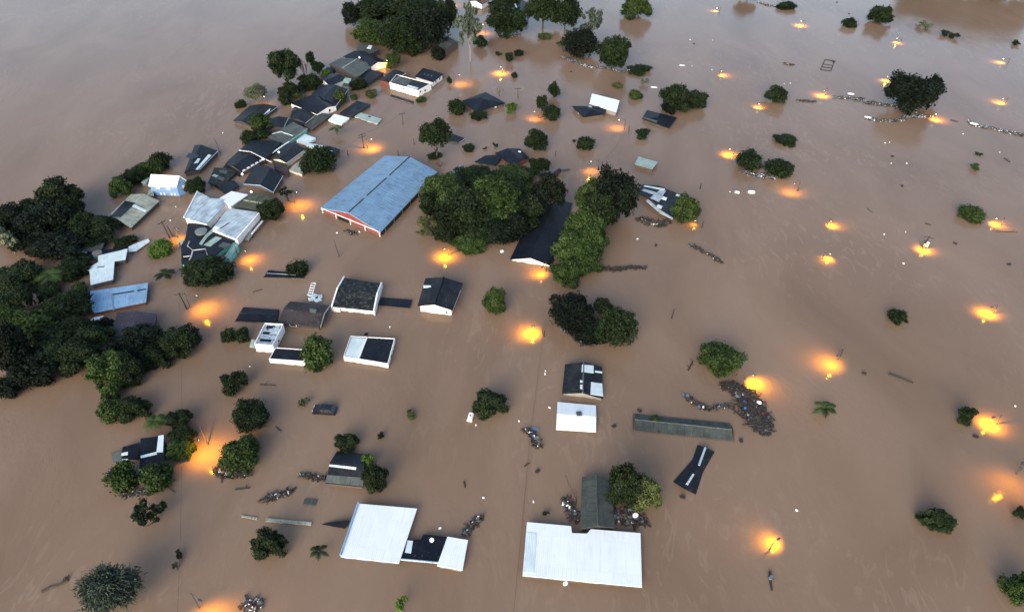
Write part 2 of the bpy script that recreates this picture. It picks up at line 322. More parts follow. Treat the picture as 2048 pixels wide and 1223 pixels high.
def hip(label, cs, ze, zr, roof, wall, frac=.3, ridge=None, wins=(), patch=(), name='house', over=.4):
    c = [P(x, y, ze) for x, y in cs]; a0 = (c[0] + c[1]) / 2; a1 = (c[3] + c[2]) / 2
    r0 = a0.lerp(a1, frac); r1 = a1.lerp(a0, frac); r0.z = r1.z = zr
    ctr = sum(c, Vector()) / 4; root = thing(name, label, 'house', (ctr.x, ctr.y, 0), G_H)
    T = Vector((0, 0, .14)); m = MB()
    m.face([c[1], c[2], r1, r0]); m.face([c[3], c[0], r0, r1]); m.face([c[0], c[1], r0]); m.face([c[2], c[3], r1])
    for i in range(4): j = (i + 1) % 4; m.face([c[i] - T, c[j] - T, c[j], c[i]])
    m.face([p - T for p in c][::-1])
    m.build('roof', M[roof], root)
    q = inset([Vector((p.x, p.y, 0)) for p in c], over); b = MB(); b.prism(q, -1.6, ze - .16); b.build('wall', M[wall], root)
    add_windows(root, q, wins)
    if ridge:
        k = MB(); u = Vector((0, 0, .02))
        for A, B in ((r0, r1), (c[0], r0), (c[1], r0), (c[2], r1), (c[3], r1)): k.tube([A + u, B + u], .11, 5)
        k.build('ridge_cap', M[ridge], root)
    n = (c[2] - c[1]).cross(r0 - c[1]).normalized()
    n2 = (c[0] - c[3]).cross(r1 - c[3]).normalized()
    for (s_, pts, mat) in patch:
        o, nn = ((c[1], n), (c[3], n2))[s_]; k = MB(); z = [Pplane(x, y, o, nn) for x, y in pts]
        k.slab([p + nn * .01 for p in z], [p + nn * .06 for p in z]); k.build('roof_panel', M[mat], root)
    return root

def flat(label, cs, z, roof, wall, para=0, over=.25, wins=(), patch=(), strips=(), name='house', cat='house', bz=-1.6, th=.16, nowall=False, group=G_H):
    """flat or lean-to roof over walls: corners in order round the roof, each (x, y) or (x, y, height)"""
    c = [P(p[0], p[1], p[2] if len(p) > 2 else z) for p in cs]
    if area(c) < 0: c = c[::-1]
    ctr = sum(c, Vector()) / len(c); root = thing(name, label, cat, (ctr.x, ctr.y, 0), group); root['kind'] = 'thing'
    T = Vector((0, 0, th)); m = MB()
    if para:
        rr = inset(c, .14); m.slab([p - T for p in rr], rr); m.build('roof', M[roof], root)
        b = MB(); inn = inset(c, .13); n = len(c); u = Vector((0, 0, para))
        for i in range(n):
            j = (i + 1) % n
            b.face([Vector((c[i].x, c[i].y, bz)), Vector((c[j].x, c[j].y, bz)), c[j] + u, c[i] + u])
            b.face([c[i] + u, c[j] + u, inn[j] + u, inn[i] + u]); b.face([inn[j] - T, inn[i] - T, inn[i] + u, inn[j] + u])
        b.build('wall', M[wall], root); q = c
    else:
        m.slab([p - T for p in c], c); m.build('roof', M[roof], root)
        q = inset(c, over)
        if not nowall:
            b = MB(); n = len(q); lo = [Vector((p.x, p.y, bz)) for p in q]; hi = [p - T - Vector((0, 0, .01)) for p in q]
            for i in range(n): j = (i + 1) % n; b.face([lo[i], lo[j], hi[j], hi[i]])
            b.build('wall', M[wall], root)
    add_windows(root, [Vector((p.x, p.y, 0)) for p in q], wins)
    n = (c[1] - c[0]).cross(c[2] - c[0]).normalized()
    if n.z < 0: n = -n
    for (pts, mat) in patch:
        k = MB(); zz = [Pplane(x, y, c[0], n) for x, y in pts]
        if area(zz) < 0: zz = zz[::-1]
        k.slab([p + n * .012 for p in zz], [p + n * .07 for p in zz]); k.build('roof_panel', M[mat], root)
    for (pts, rad, mat) in strips:
        k = MB(); k.tube([Pplane(x, y, c[0], n) + n * .08 for x, y in pts], rad, 6); k.build('roof_ridge', M[mat], root)
    return root

# --- the big hall
hall = gable('large blue metal hall roof with red gable front and white frame', [(641, 415), (761, 464), (875, 343), (769, 311)], 1.55, 3.6, 'blue', 'w_red', ridge=None, over=.35, name='hall', cat='hall', group=None)
def hall_details():
    c = [P(x, y, 1.55) for x, y in [(641, 415), (761, 464), (875, 343), (769, 311)]]
    r0 = (c[0] + c[1]) / 2; r1 = (c[2] + c[3]) / 2; r0.z = r1.z = 3.6
    n = 22
    for i in range(n):                                    # broken dark line of ridge vents
        if i in (5, 13): continue
        a = r0.lerp(r1, (i + .06) / n); b = r0.lerp(r1, (i + .86) / n); k = MB(); k.tube([a + Vector((0, 0, .04)), b + Vector((0, 0, .04))], .17, 6); k.build('ridge_vent', M['darktrim'], hall)
    q = inset([Vector((p.x, p.y, 0)) for p in c], .28); a, b = q[0], q[1]; e = (b - a).normalized(); nr = Vector((e.y, -e.x, 0)) * .10; rz = math.atan2(e.y, e.x); L_ = (b - a).length
    k = MB(); mid = (a + b) / 2 + nr; k.box((mid.x, mid.y, 1.30), (L_, .2, .15), rz); k.build('beam', M['trim'], hall)
    for t in (0.008, .25, .5, .75, .992):
        p = a.lerp(b, t) + nr * 1.6; k = MB(); k.box((p.x, p.y, .55), (.17, .2, 2.2), rz); k.build('post', M['trim'], hall)
    p = a.lerp(b, .375) + nr * .6; k = MB(); k.box((p.x, p.y, .55), (L_ * .2, .12, .9), rz); f = k.build('window', M['darktrim'], hall)
    k = MB(); k.box((p.x + nr.x * .5, p.y + nr.y * .5, .55), (L_ * .19, .1, .75), rz); k.build('pane', M['glass'], f)
    a, b = q[1], q[2]; e = (b - a).normalized(); nr = Vector((e.y, -e.x, 0)) * .12; rz = math.atan2(e.y, e.x)
    for i in range(7):
        p = a.lerp(b, (i + .5) / 7) + nr * .6; k = MB(); k.box((p.x, p.y, .5), (.22, .14, 1.8), rz); k.build('side_post', M['scrapg'], hall)
    k = MB(); p = a.lerp(b, .5) + nr * .3; k.box((p.x, p.y, .6), ((b - a).length * .98, .06, 1.2), rz); k.build('side_opening', M['glass'], hall)
    k = MB(); e = (r0 - r1).normalized() * .06
    for A, B in ((c[0], r0), (r0, c[1])):
        d = Vector((0, 0, .2)); k.slab([A + e - d, B + e - d, B + e * 2 - d, A + e * 2 - d], [A + e, B + e, B + e * 2, A + e * 2])
    k.build('fascia', M['lblue'], hall)
hall_details()

# --- lower right and middle
flat('wide white metal roof with a notch, nearest the bottom of the photo', [(1045, 1150), (1284, 1173), (1281, 1065), (1182, 1057), (1174, 1066), (1144, 1065), (1142, 1051), (1054, 1043)], 1.15, 'white', 'w_dark', over=.35,
     patch=[([(1046, 1143), (1068, 1145), (1073, 1066), (1052, 1064)], 'ice')], wins=[(0, .3, 1.2, .45, .6, 'glass'), (0, .6, 1.2, .45, .6, 'glass')])
gable('tall green grey gabled roof rising behind the wide white roof', [(1160, 1057), (1230, 1055), (1221, 956), (1164, 953)], 1.2, 1.9, 'green', 'w_dark', ridge='green')
flat('big white flat roof with pale blue side wall, left of the small white annex', [(681, 1112), (798, 1125), (834, 1016), (717, 1006)], 1.0, 'white', 'w_blue', over=.3, strips=[([(681, 1110), (717, 1004)], .16, 'lblue')])
flat('low black tarred roof joining two white roofs', [(801, 1118), (877, 1124), (896, 1073), (846, 1067), (842, 1078), (818, 1078)], .7, 'navy', 'w_grey', over=.2, patch=[([(810, 1104), (822, 1106), (826, 1081), (815, 1080)], 'ice')], strips=[([(800, 1118), (876, 1125)], .16, 'steel')])
flat('small white annex roof at the right end of the black tarred roof', [(874, 1130), (925, 1139), (936, 1079), (895, 1072)], 1.0, 'white', 'w_grey', over=.25)
flat('dark pointed sunken roof slope touching the big white flat roof', [(643, 1047, .05), (690, 1055, .35), (699, 1039, .8), (672, 1041, .5)], .5, 'navy', 'w_dark', over=.1)
gable('dark gabled house with pale patched roof sheets above the small white roof', [(1124, 786), (1206, 797), (1204, 733), (1130, 728)], .8, 1.7, 'dark', 'w_grey',
      patch=[(0, [(1164, 729), (1187, 731), (1187, 746), (1163, 743)], 'ice'), (0, [(1182, 764), (1204, 767), (1206, 792), (1181, 788)], 'ice'), (0, [(1160, 760), (1167, 761), (1167, 765), (1160, 764)], 'ice'), (0, [(1160, 769), (1167, 770), (1167, 778), (1160, 777)], 'ice'), (0, [(1190, 741), (1204, 743), (1204, 746), (1190, 744)], 'ice')], ridge='grey')
wr = gable('small square white roof with a grey hatch, below the patched dark house', [(1192, 863), (1192, 810), (1115, 803), (1112, 858)], .5, .95, 'white', 'w_white', over=.25)
k = MB(); p = P(1158, 827, 1.0); k.box((p.x, p.y, .95), (.9, .9, .45), .05); k.build('roof_hatch', M['metal'], wr)
gable('long narrow green grey roof of a flooded shed', [(1269, 859), (1269, 827), (1459, 846), (1465, 880)], .16, .75, 'green', 'w_dark', ridge='grey', name='long_shed', cat='shed')
# floating, buckled roof shaped like an hourglass
def hourglass():
    pts_l = [(1347, 962), (1385, 918), (1395, 889)]; pts_m = [(1369, 976), (1398, 930), (1411, 894)]; pts_r = [(1392, 987), (1407, 941), (1429, 903)]
    g = P(1392, 935); root = thing('floating_roof', 'black hourglass shaped roof torn loose with pale strip along its ridge', 'roof', g)
    m = MB(); zl, zm = .15, 1.0
    A = [P(x, y, zl) for x, y in pts_l]; B = [P(x, y, zm) for x, y in pts_m]; D = [P(x, y, zl) for x, y in pts_r]; T = Vector((0, 0, .14))
    for i in range(2):
        m.slab([A[i] - T, B[i] - T, B[i + 1] - T, A[i + 1] - T], [A[i], B[i], B[i + 1], A[i + 1]]); m.slab([B[i] - T, D[i] - T, D[i + 1] - T, B[i + 1] - T], [B[i], D[i], D[i + 1], B[i + 1]])
    m.build('roof_sheet', M['navy'], root)
    for s_ in ((.08, .3), (.5, .98)):
        k = MB(); u = Vector((0, 0, .06))
        f = lambda t: (B[0].lerp(B[1], t * 2) if t < .5 else B[1].lerp(B[2], t * 2 - 1)) + u
        k.tube([f(s_[0] + (s_[1] - s_[0]) * i / 4) for i in range(5)], .19, 6); k.build('ridge_strip', M['steel'], root)
hourglass()
gable('dark roofed cabin with pale grey lean-to edge between two trees', [(727, 973), (733, 908), (674, 901), (651, 965)], .9, 2.1, 'dark', 'w_brown',
      patch=[(1, [(651, 964), (726, 972), (729, 955), (655, 949)], 'grey'), (1, [(658, 932), (712, 939), (713, 934), (660, 928)], 'ice')])
h = flat('navy roof with white L shaped strips beside the round bushes', [(278, 952, 1.0), (329, 932, 1.0), (329, 870, 2.0), (281, 876, 2.0)], 1.2, 'navy', 'w_dark', patch=[([(317, 871), (328, 869), (326, 904), (313, 904)], 'ice'), ([(281, 911), (313, 903), (314, 908), (282, 916)], 'ice')])
flat('low broken navy annex with white edges left of the L striped roof', [(243, 918, .6), (276, 918, .6), (279, 884, .9), (245, 893, .9)], .8, 'navy', 'w_grey', patch=[([(243, 906), (256, 903), (256, 909), (243, 911)], 'ice'), ([(244, 918), (256, 917), (256, 921), (244, 923)], 'ice')])
flat('collapsed pale grey roof corner at the far left of the navy annex', [(226, 924, .1), (243, 923, .4), (244, 900, .5), (222, 905, .1)], .3, 'grey', 'w_grey', over=.1)

# --- the row of white houses in the middle
gable('white house with mossy black roof and stepped white end walls', [(748, 621), (763, 567), (688, 555), (664, 612)], 1.25, 2.1, 'mossy', 'w_white', over=.05, name='house')
def end_walls():
    root = [o for o in C.objects if o.get('label', '').startswith('white house with mossy')][0]
    c = [P(x, y, 1.25) for x, y in [(748, 621), (763, 567), (688, 555), (664, 612)]]
    for a, b in ((c[0], c[1]), (c[3], c[2])):
        d = (b - a).normalized(); n = Vector((-d.y, d.x, 0)) * .14; m = (a + b) / 2; k = MB()
        for s0, s1 in ((a - d * .2, m), (m, b + d * .2)):
            z0 = 1.5 if s0 is not m else 2.35; z1 = 2.35 if s1 is m else 1.5
            lo = [Vector((s0.x, s0.y, -1.5)) - n, Vector((s1.x, s1.y, -1.5)) - n, Vector((s1.x, s1.y, -1.5)) + n, Vector((s0.x, s0.y, -1.5)) + n]
            hi = [lo[0].copy(), lo[1].copy(), lo[2].copy(), lo[3].copy()]; hi[0].z = hi[3].z = z0; hi[1].z = hi[2].z = z1
            k.slab(lo, hi)
        k.build('end_wall', M['w_white'], root)
    a, b = c[3], c[0]; e = (b - a).normalized(); rz = math.atan2(e.y, e.x); nr = Vector((e.y, -e.x, 0))
    for t, ww, hh, z in ((.11, 1.5, 1.0, .55), (.30, .9, .5, 1.0), (.55, 1.2, .5, 1.0)):
        p = a.lerp(b, t) + nr * .2; k = MB(); k.box((p.x, p.y, z), (ww, .2, hh), rz); k.build('parapet', M['trim'], root)
end_walls()
flat('low black shed roof running right from the mossy white house', [(756, 609), (819, 615), (824, 599), (762, 594)], .4, 'navy', 'w_dark', over=.15, name='shed', cat='shed')
gable('white gabled house with charcoal roof and a round vent', [(835, 611), (905, 620), (926, 566), (851, 556)], 1.95, 2.9, 'dark', 'w_white', ridge='navy', over=.45, wins=[(0, .86, .6, .6, .8, 'glass')], patch=[(1, [(847, 571), (862, 571), (862, 574), (847, 576)], 'ice')])
flat('white parapet house, half pale roof and half black', [(687, 713), (776, 728), (790, 677), (701, 672)], 1.1, 'navy', 'w_white', para=.12, patch=[([(690, 711), (717, 716), (733, 677), (703, 674)], 'ice')], strips=[([(717, 719), (734, 675)], .14, 'trim')], wins=[(1, .35, .9, .7, .8, 'glass')])
gable('dark brown tiled house with pale gutter, broad roof', [(640, 654), (659, 610), (580, 602), (556, 644)], 1.4, 2.2, 'brown', 'w_dark', ridge=None, fascia='ridge', over=.5, wins=[(3, .3, 1.4, 1.0, .8, 'glass')], patch=[(1, [(619, 617), (634, 619), (631, 626), (620, 624)], 'grey')])
gable('low pale and black ridge roof left of the brown tiled house', [(472, 640), (487, 614), (556, 619), (553, 644)], .38, .55, 'navy', 'w_dark', over=.15, patch=[(0, [(480, 626), (487, 615), (556, 620), (554, 629)], 'cream')])
flat('small white flat roofed house with blotched grey roof', [(509, 689), (546, 692), (567, 649), (530, 647)], 1.9, 'blotch', 'w_white', para=.25, wins=[(1, .4, .7, .7, 1.0, 'glass')], patch=[([(519, 682), (541, 684), (543, 679), (521, 677)], 'navy'), ([(525, 668), (538, 669), (540, 664), (527, 663)], 'navy'), ([(532, 656), (545, 657), (547, 652), (534, 651)], 'navy')])
flat('little pale awning on the left of the blotched white house', [(499, 693, .35), (510, 694, .5), (514, 680, .6), (503, 678, .4)], .4, 'mint', 'w_grey', over=.1, name='awning', cat='awning')
flat('white box house with black flat roof beside a round green bush', [(538, 718), (609, 723), (612, 699), (551, 695)], 1.2, 'navy', 'w_white', para=.12)
gable('half sunken narrow roof, black front and pale back, by a small bush', [(528, 553), (537, 540), (613, 547), (606, 555)], .28, .4, 'navy', 'w_dark', over=.12, patch=[(0, [(533, 546), (537, 541), (594, 545), (591, 550)], 'ice')])
def sheet_tower():
    p = P(628, 598); root = thing('sheet_heap', 'heap of white sheets and a ladder behind the brown tiled house', 'debris', p)
    k = MB()
    for i, (x, y, z) in enumerate([(624, 598, .5), (636, 600, .6), (629, 591, .9), (640, 592, .5), (621, 590, .7)]):
        q = P(x, y, z); k.box(q, (1.5, .9, .08), .3 + i * .5, 0, (.25, .2))
    k.build('metal_sheet', M['ice'], root)
    l = MB(); a, b = P(620, 590, 1.0), P(627, 566, 1.2); d = (b - a).normalized(); n = Vector((-d.y, d.x, 0)) * .45
    l.tube([a + n, b + n], .08, 5); l.tube([a - n, b - n], .08, 5)
    for i in range(6): q = a.lerp(b, i / 5); l.tube([q + n, q - n], .07, 5)
    l.build('ladder', M['trim'], root)
sheet_tower()

# --- left bank
flat('light blue metal roof with rusty seams below the white crooked roof', [(188, 625), (292, 603), (296, 565), (181, 582), (171, 602)], 1.1, 'lblue', 'w_brick', over=.3, patch=[([(222, 588), (226, 621), (229, 620), (225, 587)], 'blue'), ([(225, 588), (268, 581), (268, 583), (225, 590)], 'navy'), ([(275, 580), (292, 577), (292, 579), (275, 582)], 'navy')])
gable('plum coloured sheet roof half hidden by dark trees', [(223, 676), (309, 654), (314, 627), (234, 624)], 1.6, 2.1, 'purple', 'w_dark', over=.3)
flat('narrow white eave poking out left of the plum roof', [(169, 645, .9), (200, 640, 1.0), (207, 631, 1.3), (190, 634, 1.2)], 1.0, 'white', 'w_brick', over=.1)
flat('crooked white L shaped roof on the left bank', [(181, 569), (226, 558), (229, 522), (251, 518), (255, 497), (196, 511), (196, 524), (170, 539), (179, 541)], 1.5, 'ice', 'w_dark', over=.25, strips=[([(194, 535), (209, 533)], .1, 'darktrim')])
flat('navy flat roof wedged behind the crooked white roof', [(165, 518), (199, 512), (255, 494), (210, 499), (175, 503)], .9, 'navy', 'w_dark', over=.2)
flat('small white tilted roof left of the round grey tank', [(133, 521), (166, 515), (174, 503), (141, 499)], 1.0, 'white', 'w_grey', over=.2)
flat('dull grey green roof under the big left trees', [(153, 502), (201, 502), (209, 486), (158, 487)], 1.3, 'green', 'w_dark', over=.2)
flat('pale blue sheet roof trailing right of the crooked white roof', [(257, 503, .7), (273, 501, .6), (300, 482, .4), (296, 477, .4), (273, 486, .6), (257, 493, .8)], .6, 'ice', 'w_dark', over=.15)
gable('old grey green corrugated roof with a big dark bare patch', [(213, 434), (262, 455), (319, 401), (262, 388)], 1.2, 2.2, 'cream', 'w_dark', over=.3,
      patch=[(1, [(222, 433), (240, 434), (270, 406), (250, 402)], 'navy'), (0, [(262, 412), (291, 424), (294, 421), (266, 408)], 'ice')])
bh = gable('light blue two storey house with white roof and pale shutters', [(353, 374), (377, 363), (320, 359), (296, 372)], 3.0, 5.5, 'white', 'w_blue', over=.25,
     wins=[(3, .28, 1.2, .7, 2.35, 'palewin'), (3, .66, 1.2, .7, 2.35, 'palewin'), (3, .32, .5, .8, .7, 'palewin'), (3, .45, .5, .8, .7, 'palewin'), (3, .72, .5, .8, .7, 'palewin'), (3, .85, .5, .8, .7, 'palewin'), (0, .6, .8, .9, 2.2, 'palewin')])
flat('small pale lean-to roof at the left foot of the blue house', [(292, 392, 1.0), (308, 392, 1.0), (305, 376, 1.6), (298, 380, 1.6)], 1.2, 'cream', 'w_dark', over=.1)
flat('small grey roof tucked behind the white roofed blue house', [(282, 365), (292, 366), (298, 356), (291, 354)], 1.2, 'mint', 'w_grey', over=.1)
hh = gable('navy roofed house with a torn hole and white inside walls showing', [(368, 347), (399, 340), (436, 302), (389, 290)], 1.3, 2.0, 'navy', 'w_dark', over=.25, rk=-.2,
     patch=[(0, [(372, 314), (386, 318), (399, 313), (392, 308), (378, 306)], 'glass'), (0, [(391, 339), (396, 340), (423, 311), (417, 309)], 'ice'), (0, [(388, 327), (396, 326), (401, 318), (396, 317)], 'ice')])
# white industrial pair and neighbours
flat('pale steel roof with pointed back corner and white gutter, left one of the white workshop', [(368, 435), (380, 437), (421, 396), (395, 382)], 2.4, 'steel', 'w_white', over=.2, strips=[([(368, 435), (395, 383)], .18, 'trim')])
flat('pale steel roof with white end wall, middle of the white workshop', [(380, 438, 2.3), (414, 448, 1.9), (459, 399, 1.9), (421, 396, 2.4)], 2.2, 'steel', 'w_white', over=.05)
flat('plain white flat roof between the steel workshop and olive roof', [(439, 396), (461, 413), (496, 389), (463, 382)], 2.0, 'white', 'w_white', over=.15)
gable('olive corrugated roof beside the plain white flat roof', [(465, 414), (524, 424), (546, 396), (500, 386)], 1.7, 2.4, 'olive', 'w_dark', over=.2, patch=[(0, [(487, 401), (530, 409), (531, 407), (489, 399)], 'cream')])
flat('weathered white steel roof with tall white parapet on its right side', [(424, 458, 2.3), (472, 477, 2.3), (516, 424, 2.6), (456, 416, 2.6)], 2.4, 'steel', 'w_white', over=.1, strips=[([(441, 457), (458, 446)], .12, 'darktrim')], patch=[([(425, 457), (434, 461), (440, 455), (430, 452)], 'white')])
def parapet_wall():
    root = [o for o in C.objects if o.get('label', '').startswith('weathered white steel')][0]
    a, b = P(474, 480, 2.3), P(518, 427, 2.5); e = (b - a).normalized(); rz = math.atan2(e.y, e.x); m = (a + b) / 2; L_ = (b - a).length
    k = MB(); k.box((m.x, m.y, 2.0), (L_, .3, 1.5), rz); k.build('parapet', M['w_white'], root)
    n = Vector((e.y, -e.x, 0)); p = a.lerp(b, .68) + n * .9; k = MB(); k.box((p.x, p.y, 1.0), (L_ * .5, .5, .22), rz); k.build('canopy', M['trim'], root)
parapet_wall()
flat('small tan lean-to below the tall white parapet', [(488, 478, .5), (497, 480, .5), (507, 466, .9), (497, 462, 1.0)], .7, 'cream', 'w_dark', over=.1)
flat('black shop roof carrying a round grey tank and pale ridges, turquoise edges', [(363, 528), (415, 522), (447, 497), (474, 478), (425, 459), (413, 448), (376, 446), (371, 475), (362, 492)], 1.5, 'navy', 'w_mint', over=.12,
     patch=[([(398, 488), (404, 490), (414, 475), (428, 463), (426, 457), (420, 462), (411, 470)], 'mint'), ([(407, 490), (421, 493), (444, 476), (432, 473)], 'mint'), ([(436, 493), (452, 497), (464, 489), (446, 484)], 'grey')],
     strips=[([(379, 483), (375, 492), (386, 501), (411, 498), (415, 511)], .13, 'ridge'), ([(386, 501), (383, 513), (379, 520)], .16, 'ridge'), ([(367, 514), (382, 512)], .14, 'ridge')])
flat('turquoise shop front corner facing the lit water right of the black roof', [(449, 516), (458, 517), (477, 494), (467, 488)], 1.4, 'mint', 'w_mint', over=.05, para=.2)
flat('small turquoise awning wedge on the left edge of the black shop roof', [(356, 480), (372, 481), (364, 490)], 1.2, 'mint', 'w_mint', over=.05, name='awning', cat='awning')
def tank():
    p = P(402, 462, 1.9); root = thing('water_tank', 'round grey water tank lid on the black shop roof', 'water tank', (p.x, p.y, 1.5))
    k = MB(); k.tube([(p.x, p.y, 1.45), (p.x, p.y, 1.95)], 1.35, 24); k.build('tank_body', M['tank'], root)
    k = MB(); k.tube([(p.x, p.y, 1.95), (p.x, p.y, 2.02), (p.x, p.y, 2.12)], [1.42, 1.42, .5], 24)
    for i in range(8):
        a = i * math.pi / 4; k.tube([(p.x, p.y, 2.13), (p.x + 1.38 * math.cos(a), p.y + 1.38 * math.sin(a), 2.03)], .05, 4)
    k.build('tank_lid', M['tank'], root)
    p = P(194, 505, 1.6); root = thing('water_tank', 'round grey tank beside the crooked white roof', 'water tank', (p.x, p.y, 0))
    k = MB(); k.tube([(p.x, p.y, .2), (p.x, p.y, 1.6)], 1.0, 20); k.build('tank_body', M['tank'], root)
    k = MB(); k.tube([(p.x, p.y, 1.6), (p.x, p.y, 1.66), (p.x, p.y, 1.8)], [1.08, 1.08, .3], 20); k.build('tank_lid', M['scrapg'], root)
tank()

# --- big dark house block
gable('large navy house with white hip line and dashed white gutter', [(451, 326), (484, 345), (530, 318), (478, 301)], 1.3, 1.9, 'navy', 'w_brown', over=.3,
      patch=[(0, [(486 + 8.5 * i, 343 - 5.0 * i), (491 + 8.5 * i, 340 - 5.0 * i), (489.5 + 8.5 * i, 338.4 - 5.0 * i), (484.5 + 8.5 * i, 341.4 - 5.0 * i)], 'white') for i in range(5)])
flat('upper navy roof slope above the white hip line', [(478, 301, 1.9), (502, 304, 2.0), (529, 318, 1.9), (542, 307, 1.5), (563, 284, 1.4), (530, 280, 1.6), (500, 281, 1.6)], 1.7, 'navy', 'w_dark', over=.3, strips=[([(478, 301), (502, 304), (529, 318), (544, 325)], .16, 'ridge')])
gable('slate grey roof right of the large navy house, white wall below', [(544, 318), (574, 326), (613, 298), (571, 285)], 1.6, 2.3, 'dark', 'w_cream', ridge=None, over=.25, patch=[(1, [(542, 306), (545, 307), (579, 284), (577, 283)], 'ice')])
flat('cream flat roof terrace in front of the slate grey roof', [(577, 340), (604, 348), (614, 328), (600, 321), (590, 328)], .9, 'cream', 'w_cream', over=.1)
gable('collapsed grey roof in pieces at the left of the navy block', [(416, 366), (441, 374), (477, 341), (428, 335)], .9, 1.3, 'mossy', 'w_dark', over=.3, patch=[(0, [(438, 345), (452, 348), (456, 342), (441, 340)], 'grey'), (0, [(430, 356), (446, 362), (450, 356), (437, 352)], 'grey'), (1, [(424, 352), (436, 356), (438, 352), (428, 349)], 'mint')])
flat('black roof slope below the collapsed grey roof', [(427, 371, .7), (452, 388, .7), (479, 372, 1.1), (469, 361, 1.2), (441, 363, 1.0)], .9, 'navy', 'w_brick', over=.2)
gable('black roofed house with pale blue gable board, beside the lit lane', [(487, 367), (547, 384), (566, 352), (511, 327)], 1.2, 2.3, 'navy', 'w_brown', fascia='lblue', over=.35, rk=.1)
flat('small dark roof corner behind the round tree by the lane', [(655, 318), (666, 313), (680, 299), (660, 292), (645, 293)], 1.0, 'navy', 'w_dark', over=.15, patch=[([(657, 303), (664, 304), (665, 302), (658, 301)], 'ice')])
flat('white patched roofs above the round tree by the lane', [(592, 281), (616, 289), (612, 292), (640, 297), (646, 291), (617, 286), (632, 276), (610, 268)], .9, 'ice', 'w_white', over=.1)
flat('dark rusty lean-to between slate roof and black roofed house', [(543, 317, 1.2), (549, 338, .7), (577, 351, .7), (574, 327, 1.2)], 1.0, 'brown', 'w_brick', over=.1)
flat('narrow grey roof strip joining the navy block to the collapsed roof', [(452, 327, .9), (476, 341, .9), (484, 346, .7), (478, 352, .5), (446, 334, .7)], .8, 'dark', 'w_dark', over=.1)
flat('worn grey roof joining the tin roof and upper navy slope', [(534, 272, 1.3), (562, 285, 1.3), (577, 285, 1.1), (548, 266, 1.2)], 1.2, 'grey', 'w_dark', over=.1)
flat('dark roof wedge between black tiled roof and wide black roof', [(585, 216, 1.2), (612, 226, 1.2), (634, 229, 1.2), (600, 208, 1.5)], 1.3, 'navy', 'w_dark', over=.1)
flat('black roof piece tucked under the black tiled roof', [(566, 252, .9), (590, 262, .8), (610, 247, 1.0), (580, 238, 1.2)], 1.0, 'dark', 'w_dark', over=.1)
flat('small grey shed roof right of the navy blue roof', [(685, 170, 1.1), (703, 176, 1.0), (712, 160, 1.3), (699, 154, 1.4)], 1.2, 'grey', 'w_grey', over=.1, name='shed', cat='shed')
flat('tin roof scrap at the left foot of the broad grey green roof', [(645, 145, 1.0), (664, 150, 1.0), (668, 137, 1.4), (655, 134, 1.4)], 1.2, 'dark', 'w_dark', over=.1, name='shed', cat='shed')
# --- upper row
flat('green grey tin roof with mint edge in the upper row', [(545, 268, 1.2), (577, 285, 1.2), (615, 258, 1.5), (587, 244, 1.6)], 1.3, 'grey', 'w_mint', over=.15, strips=[([(545, 268), (562, 264), (586, 272)], .12, 'ice'), ([(577, 285), (615, 258)], .14, 'mint')])
gable('dark roof left of the green grey tin roof', [(539, 258), (568, 255), (577, 236), (540, 237)], 1.2, 1.9, 'dark', 'w_dark', over=.25)
gable('black tiled roof with worn grey ridge lines', [(580, 236), (612, 246), (637, 226), (585, 216)], 1.3, 1.9, 'dark', 'w_dark', over=.25, patch=[(1, [(583, 222), (593, 220), (594, 217), (584, 219)], 'grey')])
flat('long sloping grey green roof right of the worn black tiles', [(605, 247, 1.0), (624, 260, .8), (664, 229, .9), (637, 225, 1.6)], 1.1, 'green', 'w_brick', over=.2, strips=[([(624, 259), (664, 229)], .12, 'grey')])
gable('wide black roof with white end wall facing the lane', [(633, 228), (673, 211), (655, 187), (580, 206)], 1.9, 2.7, 'navy', 'w_white', over=.2, wins=[(0, .65, .8, .9, 1.2, 'glass')], rk=.1)
gable('black roof between the wide black roof and small blue roof', [(622, 188), (672, 212), (697, 179), (645, 169)], 2.0, 2.8, 'navy', 'w_dark', over=.25)
gable('navy blue roof with white left gable by the green shrubs', [(637, 160), (661, 173), (698, 158), (662, 147)], 1.8, 2.6, 'navy', 'w_white', fascia='trim', over=.25, patch=[(0, [(684, 165), (699, 168), (703, 158), (690, 156)], 'mint')])
gable('broad grey green roof, largest at the top of the upper row', [(657, 129), (715, 154), (748, 131), (683, 115)], 2.0, 2.9, 'grey', 'w_dark', over=.3, ridge='mint')
gable('navy roof with white gable end behind the broad grey green roof', [(741, 135), (773, 125), (732, 102), (686, 113)], 2.0, 3.0, 'navy', 'w_white', fascia='trim', over=.3)
flat('slate lean-to roof at the right of the broad grey green roof', [(718, 157, 1.2), (736, 167, 1.2), (768, 146, 1.4), (737, 138, 1.8)], 1.4, 'dark', 'w_dark', over=.2)
gable('grey roof mostly under the dark trees at the top', [(714, 101), (740, 108), (759, 99), (716, 88)], 2.0, 2.8, 'green', 'w_dark', over=.25, patch=[(0, [(733, 97), (741, 99), (745, 92), (738, 91)], 'ice')])
gable('navy roof with a street lamp on its corner, far left', [(466, 241), (503, 252), (556, 213), (500, 211)], 1.0, 1.8, 'dark', 'w_dark', over=.25, patch=[(0, [(527, 230), (539, 223), (541, 217), (535, 222)], 'ice')])
flat('lone black roof above the curved white roof', [(679, 226, .7), (704, 234, .7), (741, 209, 1.0), (714, 201, 1.2)], .9, 'dark', 'w_dark', over=.2)
flat('curved white roof at the foot of the lone black roof', [(656, 240, .7), (683, 249, .6), (699, 236, .8), (669, 228, 1.0)], .8, 'white', 'w_white', over=.1)
